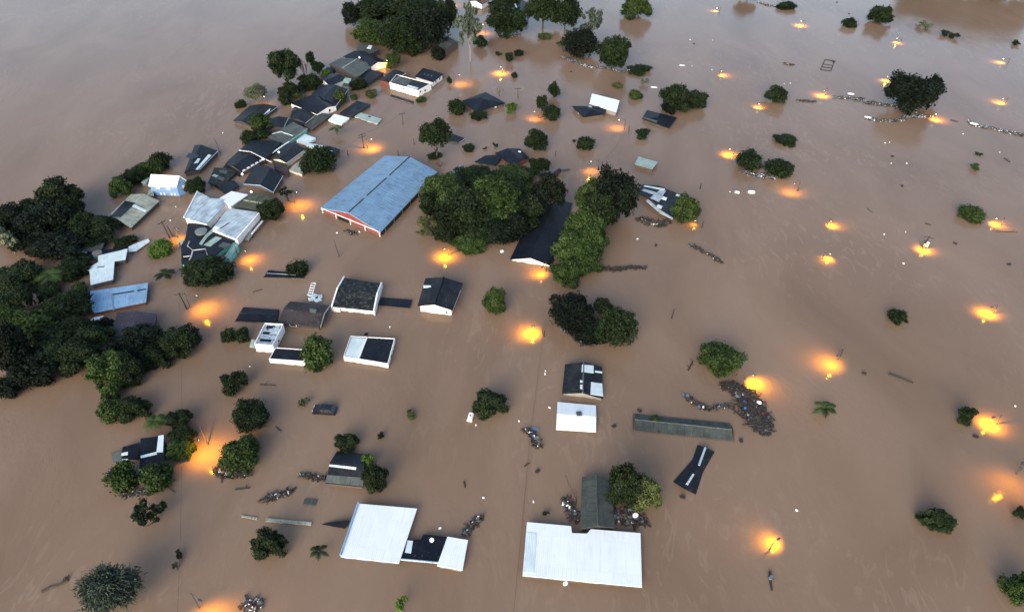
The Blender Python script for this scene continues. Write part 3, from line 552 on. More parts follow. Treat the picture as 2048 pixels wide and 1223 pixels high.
flat('pale blue grey flat roof slab right of the curved white roof', [(709, 233), (755, 248), (764, 238), (718, 224)], .4, 'mint', 'w_white', over=.1, patch=[([(736, 234), (741, 235), (742, 233), (737, 232)], 'dark')])
# --- white two storey building
def two_storey():
    z = 2.2
    r = flat('white long building with two level dark roof behind the sunken wall', [(779, 166), (836, 182), (862, 168), (793, 150)], z, 'dark', 'w_white', para=.2,
         patch=[([(783, 164), (812, 172), (824, 161), (797, 153)], 'grey'), ([(813, 173), (834, 179), (837, 176), (816, 170)], 'ice')],
         wins=[(0, .5, .7, .6, 1.7, 'glass'), (0, .56, .5, .5, .9, 'glass'), (1, .15, .8, .7, 1.6, 'glass'), (1, .5, .9, .7, 1.2, 'glass')])
    for o in r.children:
        if o.name.startswith('wall'): pass
two_storey()
gable('dark lean roof attached left of the white long building', [(758, 160), (779, 166), (812, 147), (788, 139)], 2.2, 2.5, 'dark', 'w_brick', over=.2)
hip('black hipped roof with white right gable behind the white long building', [(829, 153), (866, 164), (887, 148), (846, 136)], 2.0, 3.1, 'navy', 'w_white', frac=.25, wins=[(1, .3, .8, .9, 1.1, 'glass'), (1, .7, .8, .9, 1.1, 'glass')], patch=[(1, [(848, 150), (851, 149), (850, 146), (848, 147)], 'grey'), (1, [(855, 152), (858, 151), (857, 148), (855, 149)], 'grey'), (1, [(862, 154), (865, 153), (864, 150), (862, 151)], 'grey')])
flat('thin sunken grey wall top in front of the white long building', [(780, 192), (826, 207), (828, 203), (783, 189)], .35, 'dark', 'w_grey', over=.05, name='sunken_wall', cat='wall', group=None)
hip('square navy hipped roof standing right of the lane trees', [(951, 224), (1011, 206), (971, 184), (925, 201)], 1.3, 2.5, 'navy', 'w_brown', frac=.42, wins=[(0, .7, .8, .9, .9, 'palewin')])
gable('greenish roof edge showing at the right of the top dark trees', [(891, 103), (917, 84), (897, 74), (872, 96)], 2.2, 3.0, 'green', 'w_brown', fascia=None, over=.2)
gable('blue roof with white left edge at the very top among trees', [(1022, 15), (1056, 30), (1058, 8), (1028, 0)], 2.5, 3.8, 'navy', 'w_lblue' if 'w_lblue' in M else 'w_blue', fascia=None, over=.2, patch=[(1, [(1031, 20), (1038, 24), (1031, 6), (1025, 7)], 'ice')])
gable('plum roof cut by the top edge of the photo', [(938, 2), (964, 9), (985, -3), (950, -12)], 2.2, 3.2, 'purple', 'w_white', over=.2)
# --- right of centre
hip('navy hipped roof in front of the small white roof', [(1166, 234), (1209, 228), (1216, 213), (1144, 212)], 1.1, 2.0, 'navy', 'w_brown', frac=.3, wins=[(3, .5, 1, .7, .7, 'palewin')], patch=[(1, [(1176, 214), (1184, 216), (1183, 212), (1178, 211)], 'mint')])
flat('bright white roof tilted behind the navy roof, upper middle', [(1179, 207, 1.6), (1233, 224, 1.6), (1239, 201, 2.2), (1184, 187, 2.2)], 1.9, 'white', 'w_grey', over=.2)
hip('navy hipped roof beside three green trees right of the white roof', [(1284, 237), (1338, 256), (1354, 235), (1294, 220)], .7, 1.7, 'navy', 'w_dark', frac=.3, patch=[(1, [(1286, 237), (1313, 246), (1316, 242), (1288, 234)], 'grey')])
flat('pale mint flat roof alone in the water', [(1269, 328), (1305, 338), (1316, 324), (1277, 313)], 1.1, 'mint', 'w_brown', over=.15)
gable('ruined grey blue roof with torn white sheets and white gutter', [(1275, 386), (1346, 437), (1366, 391), (1284, 369)], .9, 1.9, 'dark', 'w_brown', over=.3, rk=-.1,
      patch=[(1, [(1287, 373), (1328, 381), (1330, 378), (1290, 371)], 'ice'), (1, [(1283, 381), (1312, 391), (1316, 386), (1288, 378)], 'steel'), (0, [(1300, 396), (1318, 404), (1332, 381), (1320, 380)], 'steel'), (0, [(1322, 398), (1332, 401), (1334, 396), (1326, 393)], 'white'), (0, [(1292, 402), (1319, 426), (1345, 439), (1346, 436), (1321, 421), (1296, 399)], 'steel'), (0, [(1312, 414), (1322, 418), (1325, 413), (1316, 409)], 'ice'), (0, [(1351, 391), (1362, 395), (1364, 392), (1354, 388)], 'ice')])
gable('navy roofed house just above the central trees', [(1026, 332), (1058, 316), (1040, 297), (990, 306)], 1.3, 2.1, 'navy', 'w_brick', over=.25, patch=[(1, [(1036, 304), (1042, 305), (1042, 303), (1037, 302)], 'white')])
flat('low navy porch roof left of the house above the central trees', [(949, 323, .7), (992, 329, .9), (1004, 309, 1.4), (970, 311, 1.0)], 1.0, 'navy', 'w_dark', over=.2)
gable('long black roof with white gable between the central tree masses', [(1020, 518), (1102, 531), (1145, 406), (1074, 408)], .7, 2.0, 'navy', 'w_white', over=.35, name='long_house', cat='house')
gable('floating black roof sheet left of the small round shrub', [(898, 283), (918, 286), (931, 277), (884, 266)], .2, .7, 'dark', 'w_dark', over=.2, name='floating_roof', cat='roof')
gable('tiny grey ridge roof peeping out at the right of the central trees', [(1096, 352), (1102, 355), (1123, 339), (1116, 337)], .9, 1.2, 'brown', 'w_dark', over=.1)
flat('thin pale blue metal gutter slab left of the central trees', [(905, 345, .8), (908, 347, .8), (924, 331, .9), (921, 329, .9)], .8, 'blue', 'w_grey', over=.05, name='shed', cat='shed')
# low sunken walls and slabs
flat('long white plank like wall top left of the big white roof', [(531, 1041), (622, 1049), (623, 1043), (532, 1035)], .3, 'cream', 'w_white', over=.04, name='sunken_wall', cat='wall', group=None)
flat('thin broken white wall top at the left end of the white plank', [(482, 1032), (514, 1038), (515, 1034), (483, 1029)], .15, 'cream', 'w_grey', over=.04, name='sunken_wall', cat='wall', group=None)
flat('small floating dark green panel above the white wall top', [(606, 1006), (630, 1009), (634, 998), (609, 996)], .25, 'green', 'w_dark', over=.04, name='floating_board', cat='board', group=None)

# ---------------------------------------------------------------- trees
rng = np.random.default_rng(11)
def mesh_from(name, V, F, tone=None, mat='leaf'):
    me = bpy.data.meshes.new(name); n = len(V); F = np.asarray(F, dtype=np.int32); k = F.shape[1]
    me.vertices.add(n); me.vertices.foreach_set('co', np.asarray(V, dtype=np.float32).ravel())
    me.loops.add(F.size); me.loops.foreach_set('vertex_index', F.ravel())
    me.polygons.add(len(F)); me.polygons.foreach_set('loop_start', np.arange(len(F), dtype=np.int32) * k)
    me.update(calc_edges=True); me.validate()
    if tone is not None:
        a = me.attributes.new('tone', 'FLOAT', 'FACE'); a.data.foreach_set('value', np.asarray(tone, dtype=np.float32))
    me.materials.append(M[mat]); return me
def leaf_quads(pos, nrm, size, asp=1.0):
    n = len(pos); r = rng.normal(size=(n, 3)); t = np.cross(nrm, r); t /= np.linalg.norm(t, axis=1)[:, None] + 1e-9
    b = np.cross(nrm, t); s = size[:, None]
    V = np.stack([pos - t * s - b * s * asp * .3, pos + b * s * asp * -.75 + t * s * .1, pos + t * s + b * s * asp * .2, pos + b * s * asp * .8 - t * s * .1], 1).reshape(-1, 3)
    return V, np.arange(n * 4).reshape(-1, 4)
def crown(name, leaves, clumps, lsize, spread=.62, cr=(.3, .48), gap=0.0, lower=-.55, squash=1.0, seed=0):
    """an uneven crown: clumps of foliage inside a unit ellipsoid, each a shell of small leaf faces"""
    global rng
    rng = np.random.default_rng(seed); cen = []; rad = []
    for _ in range(clumps):
        d = rng.normal(size=3); d /= np.linalg.norm(d)
        if d[2] < lower: d[2] = -d[2] * .5
        rr = spread * rng.uniform(.55, 1.12); c = d * rr
        cen.append(c); rad.append(rng.uniform(*cr))
    cen.append(np.zeros(3)); rad.append(.66 * (1 - gap)); cen = np.array(cen); rad = np.array(rad)
    w_ = rad ** 2; idx = rng.choice(len(cen), leaves, p=w_ / w_.sum())
    d = rng.normal(size=(leaves, 3)); d /= np.linalg.norm(d, axis=1)[:, None]
    bump = 1 + .16 * np.sin(d[:, 0] * 7 + idx) * np.sin(d[:, 1] * 6 + idx * 2) + .1 * np.sin(d[:, 2] * 9 + idx)
    r = rad[idx] * bump * (1 - np.abs(rng.normal(0, .13, leaves)))
    el = rng.uniform(.6, 1.35, (len(cen), 3)); el[-1] = rng.uniform(.8, 1.1, 3)
    pos = cen[idx] + d * r[:, None] * el[idx]
    out = rng.random(leaves) < .24; pos[out] += d[out] * (rad[idx[out]] * rng.uniform(.05, .6, out.sum()))[:, None]
    m = np.linalg.norm(pos, axis=1); far = m > 1.2; pos[far] *= (1.2 / m[far])[:, None]
    nrm = d * .55 + rng.normal(size=(leaves, 3)) * .6; nrm[:, 2] += .35; nrm /= np.linalg.norm(nrm, axis=1)[:, None]
    ct = rng.uniform(0, 1, len(cen)); tone = np.clip(ct[idx] * .5 + rng.uniform(0, .5, leaves), 0, 1)
    pos[:, 2] *= squash
    V, F = leaf_quads(pos, nrm, lsize * rng.uniform(.55, 1.6, leaves), 1.2)
    return mesh_from(name, V, F, tone)
def trunk_mesh(name, limbs=6, seed=0, mat='bark', r0=.07):
    random.seed(seed); k = MB(); k.tube([(0, 0, 0), (.02, .01, .35), (-.01, .02, .7), (0, 0, .98)], [r0, r0 * .75, r0 * .5, r0 * .2], 7)
    for i in range(limbs):
        a = i * 2.4 + random.uniform(-.3, .3); h = random.uniform(.35, .7); rr = random.uniform(.35, .7); top = min(1, h + random.uniform(.15, .35))
        k.tube([(0, 0, h), (rr * .5 * math.cos(a), rr * .5 * math.sin(a), h + .1), (rr * math.cos(a), rr * math.sin(a), top)], [r0 * .5, r0 * .3, r0 * .1], 5)
    o = k.build(name, M[mat], origin=(0, 0, 0)); me = o.data; bpy.data.objects.remove(o); return me
def fronds(name, nf, seed, droop=.9, leafw=.10, nl=16):
    r = random.Random(seed); V = []; F = []; tone = []
    for i in range(nf):
        a = i * 2 * math.pi / nf + r.uniform(-.25, .25); up = r.uniform(.35, 1.0); ln = r.uniform(.8, 1.05); tn = r.random()
        q = [np.array([math.cos(a) * ln * t, math.sin(a) * ln * t, up * t - droop * t * t * (1.2)]) for t in np.linspace(0, 1, nl)]
        side = np.array([-math.sin(a), math.cos(a), 0])
        for j in range(1, nl):
            p = q[j]; t = j / (nl - 1); L_ = .32 * math.sin(math.pi * min(.97, t * .85 + .15)); dirn = (q[j] - q[j - 1]); dirn /= np.linalg.norm(dirn)
            for s in (-1, 1):
                tip = p + side * s * L_ + dirn * L_ * .6 + np.array([0, 0, -L_ * .35]); b = len(V)
                V += [p - dirn * leafw * .4, p + dirn * leafw * .4, tip + dirn * .01, tip - dirn * .01]; F.append([b, b + 1, b + 2, b + 3]); tone.append(min(1, tn * .6 + r.random() * .4))
    return mesh_from(name, V, F, tone)
def strips(name, n, seed):
    """spiky willow-like crown: long narrow shoots radiating up and out"""
    r = np.random.default_rng(seed); V = []; F = []; tone = []
    for i in range(n):
        ci = i % 26; rc = np.random.default_rng(900 + ci); dc = rc.normal(size=3); dc[2] = abs(dc[2]) * .8; dc /= np.linalg.norm(dc)
        p0 = dc * .55 * rc.uniform(.5, 1.1) + r.normal(size=3) * .14; d = p0 / np.linalg.norm(p0); L_ = r.uniform(.07, .20)
        d2 = d * .6 + dc * .4 + r.normal(size=3) * .5; d2 /= np.linalg.norm(d2); sd_ = np.cross(d2, r.normal(size=3)); sd_ /= np.linalg.norm(sd_); wd = r.uniform(.008, .02)
        p1 = p0 + d2 * L_ * .5; p2 = p0 + d2 * L_ + np.array([0, 0, -.05]); b = len(V)
        V += [p0 - sd_ * wd, p0 + sd_ * wd, p1 + sd_ * wd, p1 - sd_ * wd, p2 + sd_ * wd * .3, p2 - sd_ * wd * .3]
        F += [[b, b + 1, b + 2, b + 3], [b + 3, b + 2, b + 4, b + 5]]; t = min(1, rc.uniform(0, .6) + r.random() * .4); tone += [t, t]
    return mesh_from(name, V, F, tone)
def twigs(name, seed, mat='twig'):
    r = random.Random(seed); k = MB()
    def grow(p, d, L_, rad, lev):
        e = p + d * L_; k.tube([p, p.lerp(e, .5) + Vector((r.uniform(-1, 1), r.uniform(-1, 1), 0)) * L_ * .06, e], [rad, rad * .8, rad * .5], 4, caps=False)
        if lev:
            for _ in range(3 if lev > 1 else 4):
                d2 = (d + Vector((r.uniform(-1, 1), r.uniform(-1, 1), r.uniform(-.2, .7))) * .75).normalized(); grow(p.lerp(e, r.uniform(.5, 1)), d2, L_ * r.uniform(.5, .75), rad * .55, lev - 1)
    for i in range(5):
        a = i * 1.26; grow(Vector((0, 0, -.7)), Vector((math.cos(a) * .55, math.sin(a) * .55, .9)).normalized(), .75, .055, 3)
    o = k.build(name, M[mat], origin=(0, 0, 0)); me = o.data; bpy.data.objects.remove(o); return me

TM = {
 'd': [crown('dense_crown', 6000, 34, .056, .66, (.16, .38), seed=s, squash=.95) for s in (1, 2, 3)],
 'D': [crown('dense_big_crown', 19000, 80, .040, .78, (.10, .32), seed=s) for s in (4, 5, 6)],
 'l': [crown('lumpy_crown', 5000, 26, .062, .80, (.12, .34), gap=.3, seed=s) for s in (7, 8, 9)],
 'L': [crown('lumpy_big_crown', 16000, 62, .043, .84, (.09, .31), gap=.25, seed=s) for s in (10, 12, 13)],
 's': [crown('sparse_crown', 1700, 15, .060, .80, (.12, .24), gap=.7, seed=s) for s in (14, 15, 16)],
 'S': [crown('sparse_big_crown', 4600, 36, .038, .84, (.09, .19), gap=.75, seed=s) for s in (17, 18)],
 'f': [crown('floating_foliage', 650, 7, .085, .7, (.14, .26), gap=.7, seed=s) for s in (19, 20, 21)],
 'p': [fronds('palm_crown', 15, 3), fronds('palm_crown', 12, 5)],
 'q': [fronds('broken_palm_crown', 6, 8, droop=.75, leafw=.2, nl=11)],
 'w': [strips('willow_crown', 15000, 22)],
 'b': [twigs('bare_branches', 5), twigs('bare_branches', 9)],
}
TT = [trunk_mesh('trunk', 6, 1), trunk_mesh('trunk', 7, 2), trunk_mesh('pale_trunk', 5, 3, 'palebark', .06)]
TONE = {'D': (.0095, .0165, .0070), 'N': (.0050, .0082, .0056), 'G': (.021, .037, .011), 'B': (.042, .080, .014), 'O': (.036, .046, .018), 'P': (.075, .088, .060), 'E': (.034, .047, .037)}
KIND = {'d': ('round_tree', 'tree'), 'D': ('broadleaf_tree', 'tree'), 'l': ('leafy_tree', 'tree'), 'L': ('broadleaf_tree', 'tree'), 's': ('sparse_tree', 'tree'), 'S': ('tall_sparse_tree', 'tree'),
        'f': ('leafy_branch', 'shrub'), 'p': ('palm_tree', 'palm'), 'q': ('broken_palm', 'palm'), 'w': ('willow_tree', 'tree'), 'b': ('bare_tree', 'bare tree')}
count = {}
def tree(kind, cx, cy, wd, ht, tone, lift, label):
    """a crown seen at (cx, cy) of the photograph, wd by ht photo pixels; lift = how high the crown's middle stands in its own half heights"""
    s = scl(cy + ht * .2); th = dep(cy); a = wd / 2 / s; A = ht / 2 / s
    ad = min(a, A * .82 / math.sin(th)); cz = math.sqrt(max((.30 * a) ** 2, A * A - (ad * math.sin(th)) ** 2)) / math.cos(th)
    zc = cz * lift; p = P(cx, cy, zc)
    i = count.get(kind, 0); count[kind] = i + 1
    nm, cat = KIND[kind]
    if cat == 'tree' and a < 2.4 and lift < .6: nm, cat = 'shrub', 'shrub'
    root = thing(nm, label, cat, (p.x, p.y, 0), 'trees and shrubs standing in the flood')
    me = TM[kind][i % len(TM[kind])]
    c = link('branches' if kind == 'b' else 'crown', me, root, (0, 0, zc)); k = 1.12 if kind == 'd' else .95
    c.scale = (a * k, ad * k, cz * k) if kind not in 'pq' else (a, max(ad, a * .8), max(cz, .5 * a))
    rr = random.Random(i * 31 + int(cx)); c.rotation_euler = (0, 0, rr.choice((0, math.pi)) + rr.uniform(-.35, .35))
    b = TONE[tone]; v = rr.uniform(.85, 1.18); c.color = (b[0] * v, b[1] * v * rr.uniform(.95, 1.05), b[2] * v, 1)
    if kind != 'b':
        t = link('trunk', TT[2] if kind in 'S' or tone == 'P' else TT[i % 2], root, (0, 0, -1.5))
        h = zc + 1.5 + (.35 * cz if kind not in 'pq' else .0); t.scale = (a * .8, ad * .8, h)
        if kind in 'pq': t.scale = (a * .25, a * .25, h)
    return root
TREES = [
# top cluster
('D', 703, 31, 40, 50, 'N', .8, 'near black tree at the left tip of the top woods'),
('L', 765, 22, 95, 62, 'D', .9, 'broad dark tree at the upper left of the top woods'),
('D', 835, 20, 110, 70, 'D', .9, 'largest dark crown at the top edge of the top woods'),
('L', 742, 66, 72, 50, 'G', .8, 'greener tree low on the left side of the top woods'),
('D', 795, 72, 84, 74, 'D', .8, 'dark tree in the middle of the top woods'),
('D', 856, 60, 86, 84, 'N', .8, 'near black tree on the right of the top woods'),
('L', 893, 30, 44, 66, 'D', 1.0, 'narrow dark tree beside the tall sparse tree, top woods'),
('d', 876, 108, 30, 30, 'N', .7, 'small dark shrub in front of the top woods'),
('l', 826, 98, 50, 36, 'D', .6, 'low dark bushes along the front of the top woods'),
('l', 786, 120, 30, 34, 'G', .9, 'green tree with pale trunk right of the navy gabled roof'),
('S', 938, 52, 54, 92, 'E', 1.35, 'tall airy eucalyptus like tree with bare trunk at top centre'),
('l', 962, 86, 34, 30, 'D', .6, 'dark shrub behind the lamp reflections at top centre'),
('D', 1014, 42, 88, 70, 'D', .7, 'broad dark tree right of the tall airy tree at the top'),
('L', 1010, 8, 60, 34, 'D', .8, 'dark crown on the top edge left of the blue roof'),
('L', 1086, 18, 66, 64, 'D', 1.2, 'dark tree on a visible trunk right of the blue roof at the top'),
('L', 1130, 28, 62, 66, 'D', .9, 'olive dark tree, rightmost of the top woods'),
('l', 1088, 73, 34, 16, 'O', .5, 'low olive bush in front of the rightmost top woods'),
('p', 1126, 86, 32, 24, 'G', 1.4, 'small green palm left of the two debris ringed trees'),
('S', 1182, 45, 54, 58, 'E', 1.6, 'tall sparse tree rising behind the left debris ringed tree'),
('D', 1160, 88, 76, 62, 'N', .8, 'near black tree, left of the two ringed with white debris'),
('L', 1226, 106, 64, 74, 'D', .8, 'dark tree with lighter top, right of the two ringed with debris'),
('l', 1278, 139, 50, 22, 'D', .5, 'flat dark bush trailing right of the debris ringed trees'),
('L', 1272, 17, 60, 46, 'G', .7, 'green tree alone at the top edge right of the woods'),
('s', 1290, 164, 24, 18, 'P', .6, 'pale twiggy shrub below the flat dark bush'),
('l', 1236, 172, 24, 16, 'O', .5, 'small olive shrub left of the pale twiggy shrub'),
('d', 1271, 190, 27, 22, 'G', .6, 'small round green shrub above the bright white tilted roof'),
('f', 998, 107, 22, 12, 'D', .5, 'tiny dark shrub, left of three in the water at top centre'),
('l', 1018, 115, 20, 24, 'D', .7, 'tiny dark shrub, middle of three in the water at top centre'),
('l', 1038, 107, 20, 17, 'D', .6, 'tiny dark shrub, right of three in the water at top centre'),
('l', 898, 161, 13, 18, 'D', .7, 'little dark shrub under the lamp near the black hipped roof'),
('d', 1029, 151, 14, 12, 'D', .6, 'tiny round shrub right of the small lamp pool at top centre'),
('d', 914, 215, 38, 34, 'D', .7, 'round dark tree left of the square hipped roof'),
('l', 956, 232, 44, 20, 'D', .6, 'low dark bush in front of the square hipped roof'),
('l', 1022, 216, 24, 24, 'B', .7, 'bright green shrub right of the square hipped roof'),
('b', 998, 184, 28, 28, 'P', .9, 'bare twiggy tree behind the square hipped roof'),
# upper left row
('L', 568, 131, 62, 62, 'D', 1.5, 'tall dark tree at the water edge, upper left'),
('b', 608, 138, 28, 46, 'P', 1.0, 'bare pale tree right of the tall upper left tree'),
('l', 620, 118, 24, 30, 'D', 1.6, 'dark treetop right of the bare pale tree'),
('l', 637, 134, 30, 26, 'D', 1.0, 'dark tree left of the broad grey green roof'),
('l', 651, 146, 20, 17, 'B', .7, 'small bright green bush left of the navy blue roof'),
('L', 620, 165, 48, 36, 'D', .7, 'dark bush left of the navy blue roof with white gable'),
('L', 581, 181, 50, 32, 'D', .7, 'dark spreading bush at the foot of the tall upper left tree'),
('l', 594, 190, 34, 20, 'O', .6, 'olive bush touching the wide black roof'),
('w', 511, 187, 54, 46, 'P', .7, 'pale bristly tree left of the upper row of roofs'),
('d', 481, 208, 22, 20, 'D', .6, 'small dark round shrub left of the pale bristly tree'),
('d', 571, 200, 26, 24, 'D', .7, 'round dark shrub at the left end of the wide black roof'),
('d', 679, 196, 26, 32, 'G', .7, 'green round tree at the right end of the wide black roof'),
('d', 716, 168, 34, 28, 'D', .7, 'dark bush below the slate lean-to roof'),
('d', 708, 195, 15, 13, 'G', .6, 'tiny green shrub above the lone black roof'),
('l', 741, 188, 30, 22, 'O', .6, 'olive shrub with a pale post right of the lone black roof'),
('l', 522, 247, 42, 44, 'G', .9, 'green tree at the end of the lamp corner roof'),
('d', 497, 276, 34, 28, 'D', .6, 'dark shrub left of the upper navy slope'),
('l', 524, 269, 44, 30, 'D', .6, 'dark shrub below the green tree by the lamp corner roof'),
('q', 672, 256, 36, 24, 'O', 1.4, 'broken little palm in the water below the curved white roof'),
('d', 842, 199, 20, 14, 'G', .6, 'green shrub at the right corner of the white long building'),
('D', 637, 322, 74, 64, 'D', .7, 'large round dark tree by the lane above the hall'),
('s', 571, 386, 34, 28, 'D', 1.0, 'scraggly vine covered shrub by the lamp pole on the lane'),
# left bank strip
('d', 320, 322, 44, 38, 'D', .8, 'dark round tree left of the torn navy roof'),
('L', 300, 335, 56, 40, 'G', .7, 'green bushy tree between the blue house and open river'),
('L', 270, 352, 48, 40, 'D', .7, 'dark bush in the middle of the left bank strip'),
('L', 241, 375, 44, 44, 'G', .7, 'leafy bush at the left end of the bank strip'),
('L', 392, 373, 42, 42, 'D', .7, 'dark green tree right of the blue house'),
('L', 541, 420, 52, 48, 'D', .7, 'dark bushy tree right of the olive roof'),
# big left woods
('L', 118, 394, 86, 75, 'D', 1.0, 'tallest treetop of the left woods against the river'),
('L', 142, 420, 57, 63, 'D', .9, 'dark tree on the right shoulder of the tallest left treetop'),
('L', 86, 440, 120, 91, 'N', .8, 'broad black tree below the tallest left treetop'),
('L', 28, 442, 84, 70, 'N', .8, 'dark tree at the left edge level with the corrugated roof'),
('D', 58, 474, 100, 68, 'N', .7, 'black tree low on the left, second from the edge'),
('L', 182, 462, 100, 63, 'D', .7, 'dark tree beside the old corrugated roof'),
('D', 118, 492, 124, 70, 'N', .7, 'low black tree at the waterline under the left woods'),
('l', 204, 478, 52, 36, 'D', .7, 'small dark tree between corrugated roof and grey green roof'),
('l', 250, 483, 48, 29, 'D', .6, 'dark bush right of the grey green roof by the trailing sheets'),
('s', 14, 478, 55, 63, 'P', 1.0, 'pale grey tree at the left edge above the inlet'),
('d', 321, 498, 51, 37, 'B', .6, 'bright green dome shaped bush by the trailing pale sheets'),
('L', 32, 556, 96, 70, 'D', .7, 'dark tree at the left edge below the inlet'),
('p', 100, 548, 74, 54, 'G', 1.0, 'green palm clump left of the crooked white roof'),
('L', 146, 538, 72, 50, 'D', .7, 'dark tree touching the crooked white roof on its left'),
('p', 158, 512, 36, 25, 'D', 1.1, 'dark palm in front of the small white tilted roof'),
('l', 160, 578, 40, 31, 'G', .7, 'small green shrub between crooked roof and light blue roof'),
('q', 330, 547, 52, 31, 'D', 1.1, 'broken floating plant right of the crooked white roof'),
('D', 412, 545, 105, 70, 'D', .7, 'big round dark tree below the black shop roof'),
# lower left woods
('L', 134, 612, 103, 72, 'D', .8, 'dark tree left of the light blue metal roof'),
('b', 62, 606, 74, 50, 'P', 1.0, 'bare branched tree among the lower left woods'),
('L', 30, 600, 72, 63, 'D', .7, 'dark tree at the left edge above the lower woods'),
('L', 56, 654, 132, 68, 'G', .8, 'green tree on top of the lower left woods'),
('L', 134, 668, 120, 75, 'D', .8, 'dark tree left of the plum roof'),
('D', 22, 700, 84, 125, 'N', .7, 'tall black tree at the left edge of the lower woods'),
('D', 66, 740, 108, 91, 'N', .6, 'black tree over the brown pool at lower left'),
('L', 108, 712, 100, 79, 'D', .8, 'dark tree in the middle of the lower left woods'),
('L', 164, 712, 100, 75, 'D', .7, 'dark tree below the plum roof, left one'),
('s', 132, 706, 40, 27, 'P', 1.6, 'small pale flowering treetop in the lower left woods'),
('D', 282, 680, 103, 72, 'N', .8, 'black tree in front of the plum roof'),
('L', 240, 704, 84, 68, 'N', .7, 'black tree between the plum roof and the shore'),
('L', 356, 684, 81, 72, 'D', .7, 'dark green tree at the right end of the lower woods'),
('L', 310, 712, 79, 54, 'D', .6, 'dark tree at the waterline right of the black tree'),
('L', 218, 742, 88, 84, 'G', .8, 'green tree leaning out at the foot of the lower woods'),
('L', 256, 746, 60, 68, 'D', .6, 'dark tree right of the leaning green tree'),
('l', 220, 790, 43, 41, 'G', .6, 'small green shrub below the leaning green tree'),
('L', 182, 676, 92, 64, 'D', .8, 'dark tree between the plum roof and the lower left woods'),
('D', 96, 634, 84, 48, 'D', .9, 'dark tree behind the green tree of the lower left woods'),
('D', 16, 776, 56, 52, 'N', .6, 'black tree low at the left edge above the brown pool'),
('L', 204, 650, 50, 36, 'N', .9, 'black tree under the narrow white eave left of the plum roof'),
('L', 88, 586, 64, 44, 'D', .7, 'dark tree between bare branched tree and crooked roof'),
('L', 18, 644, 60, 62, 'G', .8, 'green tree at the left edge of the lower woods'),
('D', 284, 728, 70, 44, 'N', .6, 'low black tree at the shore below the plum roof'),
('L', 70, 418, 66, 52, 'D', .9, 'dark treetop left of the tallest left treetop'),
('L', 160, 446, 56, 52, 'D', .8, 'dark tree filling the left woods by the corrugated roof'),
# lower left islands
('d', 224, 822, 56, 52, 'G', .6, 'green tree, left of the pair above the L striped roof'),
('L', 268, 818, 68, 54, 'D', .6, 'dark tree, right of the pair above the L striped roof'),
('p', 310, 840, 52, 46, 'G', 1.0, 'green palm left of the tree above the L striped roof'),
('L', 357, 840, 52, 44, 'D', .8, 'dark leafy tree right of the green palm'),
('L', 366, 872, 54, 46, 'D', .6, 'dark tree above the large orange lamp pool'),
('L', 362, 900, 56, 44, 'G', .6, 'green tree lit orange at the edge of the large lamp pool'),
('d', 246, 956, 62, 64, 'G', .5, 'round clipped dark bush, left below the L striped roof'),
('d', 315, 953, 63, 62, 'G', .5, 'round clipped dark bush, right below the L striped roof'),
('l', 469, 764, 52, 52, 'D', .7, 'dark tree with pale trunk below the heart shaped bushes'),
('D', 500, 832, 82, 72, 'D', .6, 'large dark green tree above the bright tree by the lamp pool'),
('l', 500, 882, 42, 32, 'O', .7, 'olive bush between the two large trees by the lamp pool'),
('L', 482, 908, 80, 80, 'G', .6, 'bright green tree right of the large orange lamp pool'),
('d', 457, 670, 30, 36, 'D', .6, 'left half of the heart shaped dark bush pair'),
('d', 485, 671, 30, 34, 'D', .6, 'right half of the heart shaped dark bush pair'),
('d', 635, 708, 66, 70, 'G', .6, 'round green tree right of the white box house'),
('d', 595, 535, 44, 36, 'D', .7, 'round dark tree at the end of the half sunken narrow roof'),
('L', 989, 604, 46, 64, 'G', .6, 'ragged upright green bush right of the white gabled house'),
('f', 734, 668, 14, 9, 'D', .6, 'tiny weed behind the half pale parapet house'),
('f', 607, 806, 38, 30, 'O', .6, 'thin pale green bush left of the stranded car'),
('f', 824, 829, 38, 28, 'O', .4, 'thin floating branch with leaves right of the car'),
('L', 980, 807, 70, 60, 'D', .7, 'dark tree with a white tank at its foot, centre bottom'),
('L', 692, 886, 52, 40, 'D', .8, 'dark tree behind the cabin with the grey lean-to'),
('l', 737, 919, 30, 30, 'B', .9, 'small bright green tree at the cabin roof corner'),
('L', 750, 956, 50, 62, 'D', .6, 'tall dark bush at the right wall of the cabin'),
('f', 765, 871, 26, 22, 'D', .5, 'dark floating twig with leaves right of the cabin tree'),
('L', 538, 1088, 72, 62, 'D', .6, 'dark tree left of the big white flat roof'),
('q', 637, 1102, 44, 40, 'D', 1.0, 'dark ragged palm between the tree and big white roof'),
('f', 803, 1210, 44, 44, 'B', .7, 'bright green shrub at the bottom edge of the photo'),
('s', 300, 1030, 78, 74, 'D', .6, 'broken up dark shrub below the clipped bushes'),
('f', 356, 1108, 28, 24, 'D', .7, 'small dark shrub along the cable, upper of two'),
('f', 353, 1132, 24, 22, 'E', .7, 'small grey green shrub along the cable, lower of two'),
('w', 223, 1180, 140, 124, 'E', .6, 'large bristly grey green tree at bottom left'),
# centre
('L', 870, 268, 64, 62, 'D', 1.7, 'lollipop dark tree on a bare trunk above the hall'),
('l', 870, 312, 30, 20, 'D', .6, 'dark shrub at the foot of the lollipop tree'),
('b', 880, 326, 40, 26, 'P', .7, 'bare reddish twigs below the lollipop tree'),
('L', 937, 296, 24, 20, 'D', .6, 'small dark shrub right of the floating roof sheet'),
('f', 970, 297, 14, 9, 'D', .7, 'tiny dark weed left of the navy roofed central house'),
('f', 990, 290, 16, 18, 'D', 1.0, 'tiny dark sapling behind the navy roofed central house'),
('L', 1074, 283, 46, 46, 'D', .7, 'dark tree right of the navy roofed central house'),
('d', 1170, 287, 38, 30, 'D', .7, 'round dark tree left of the pale orange lamp pools'),
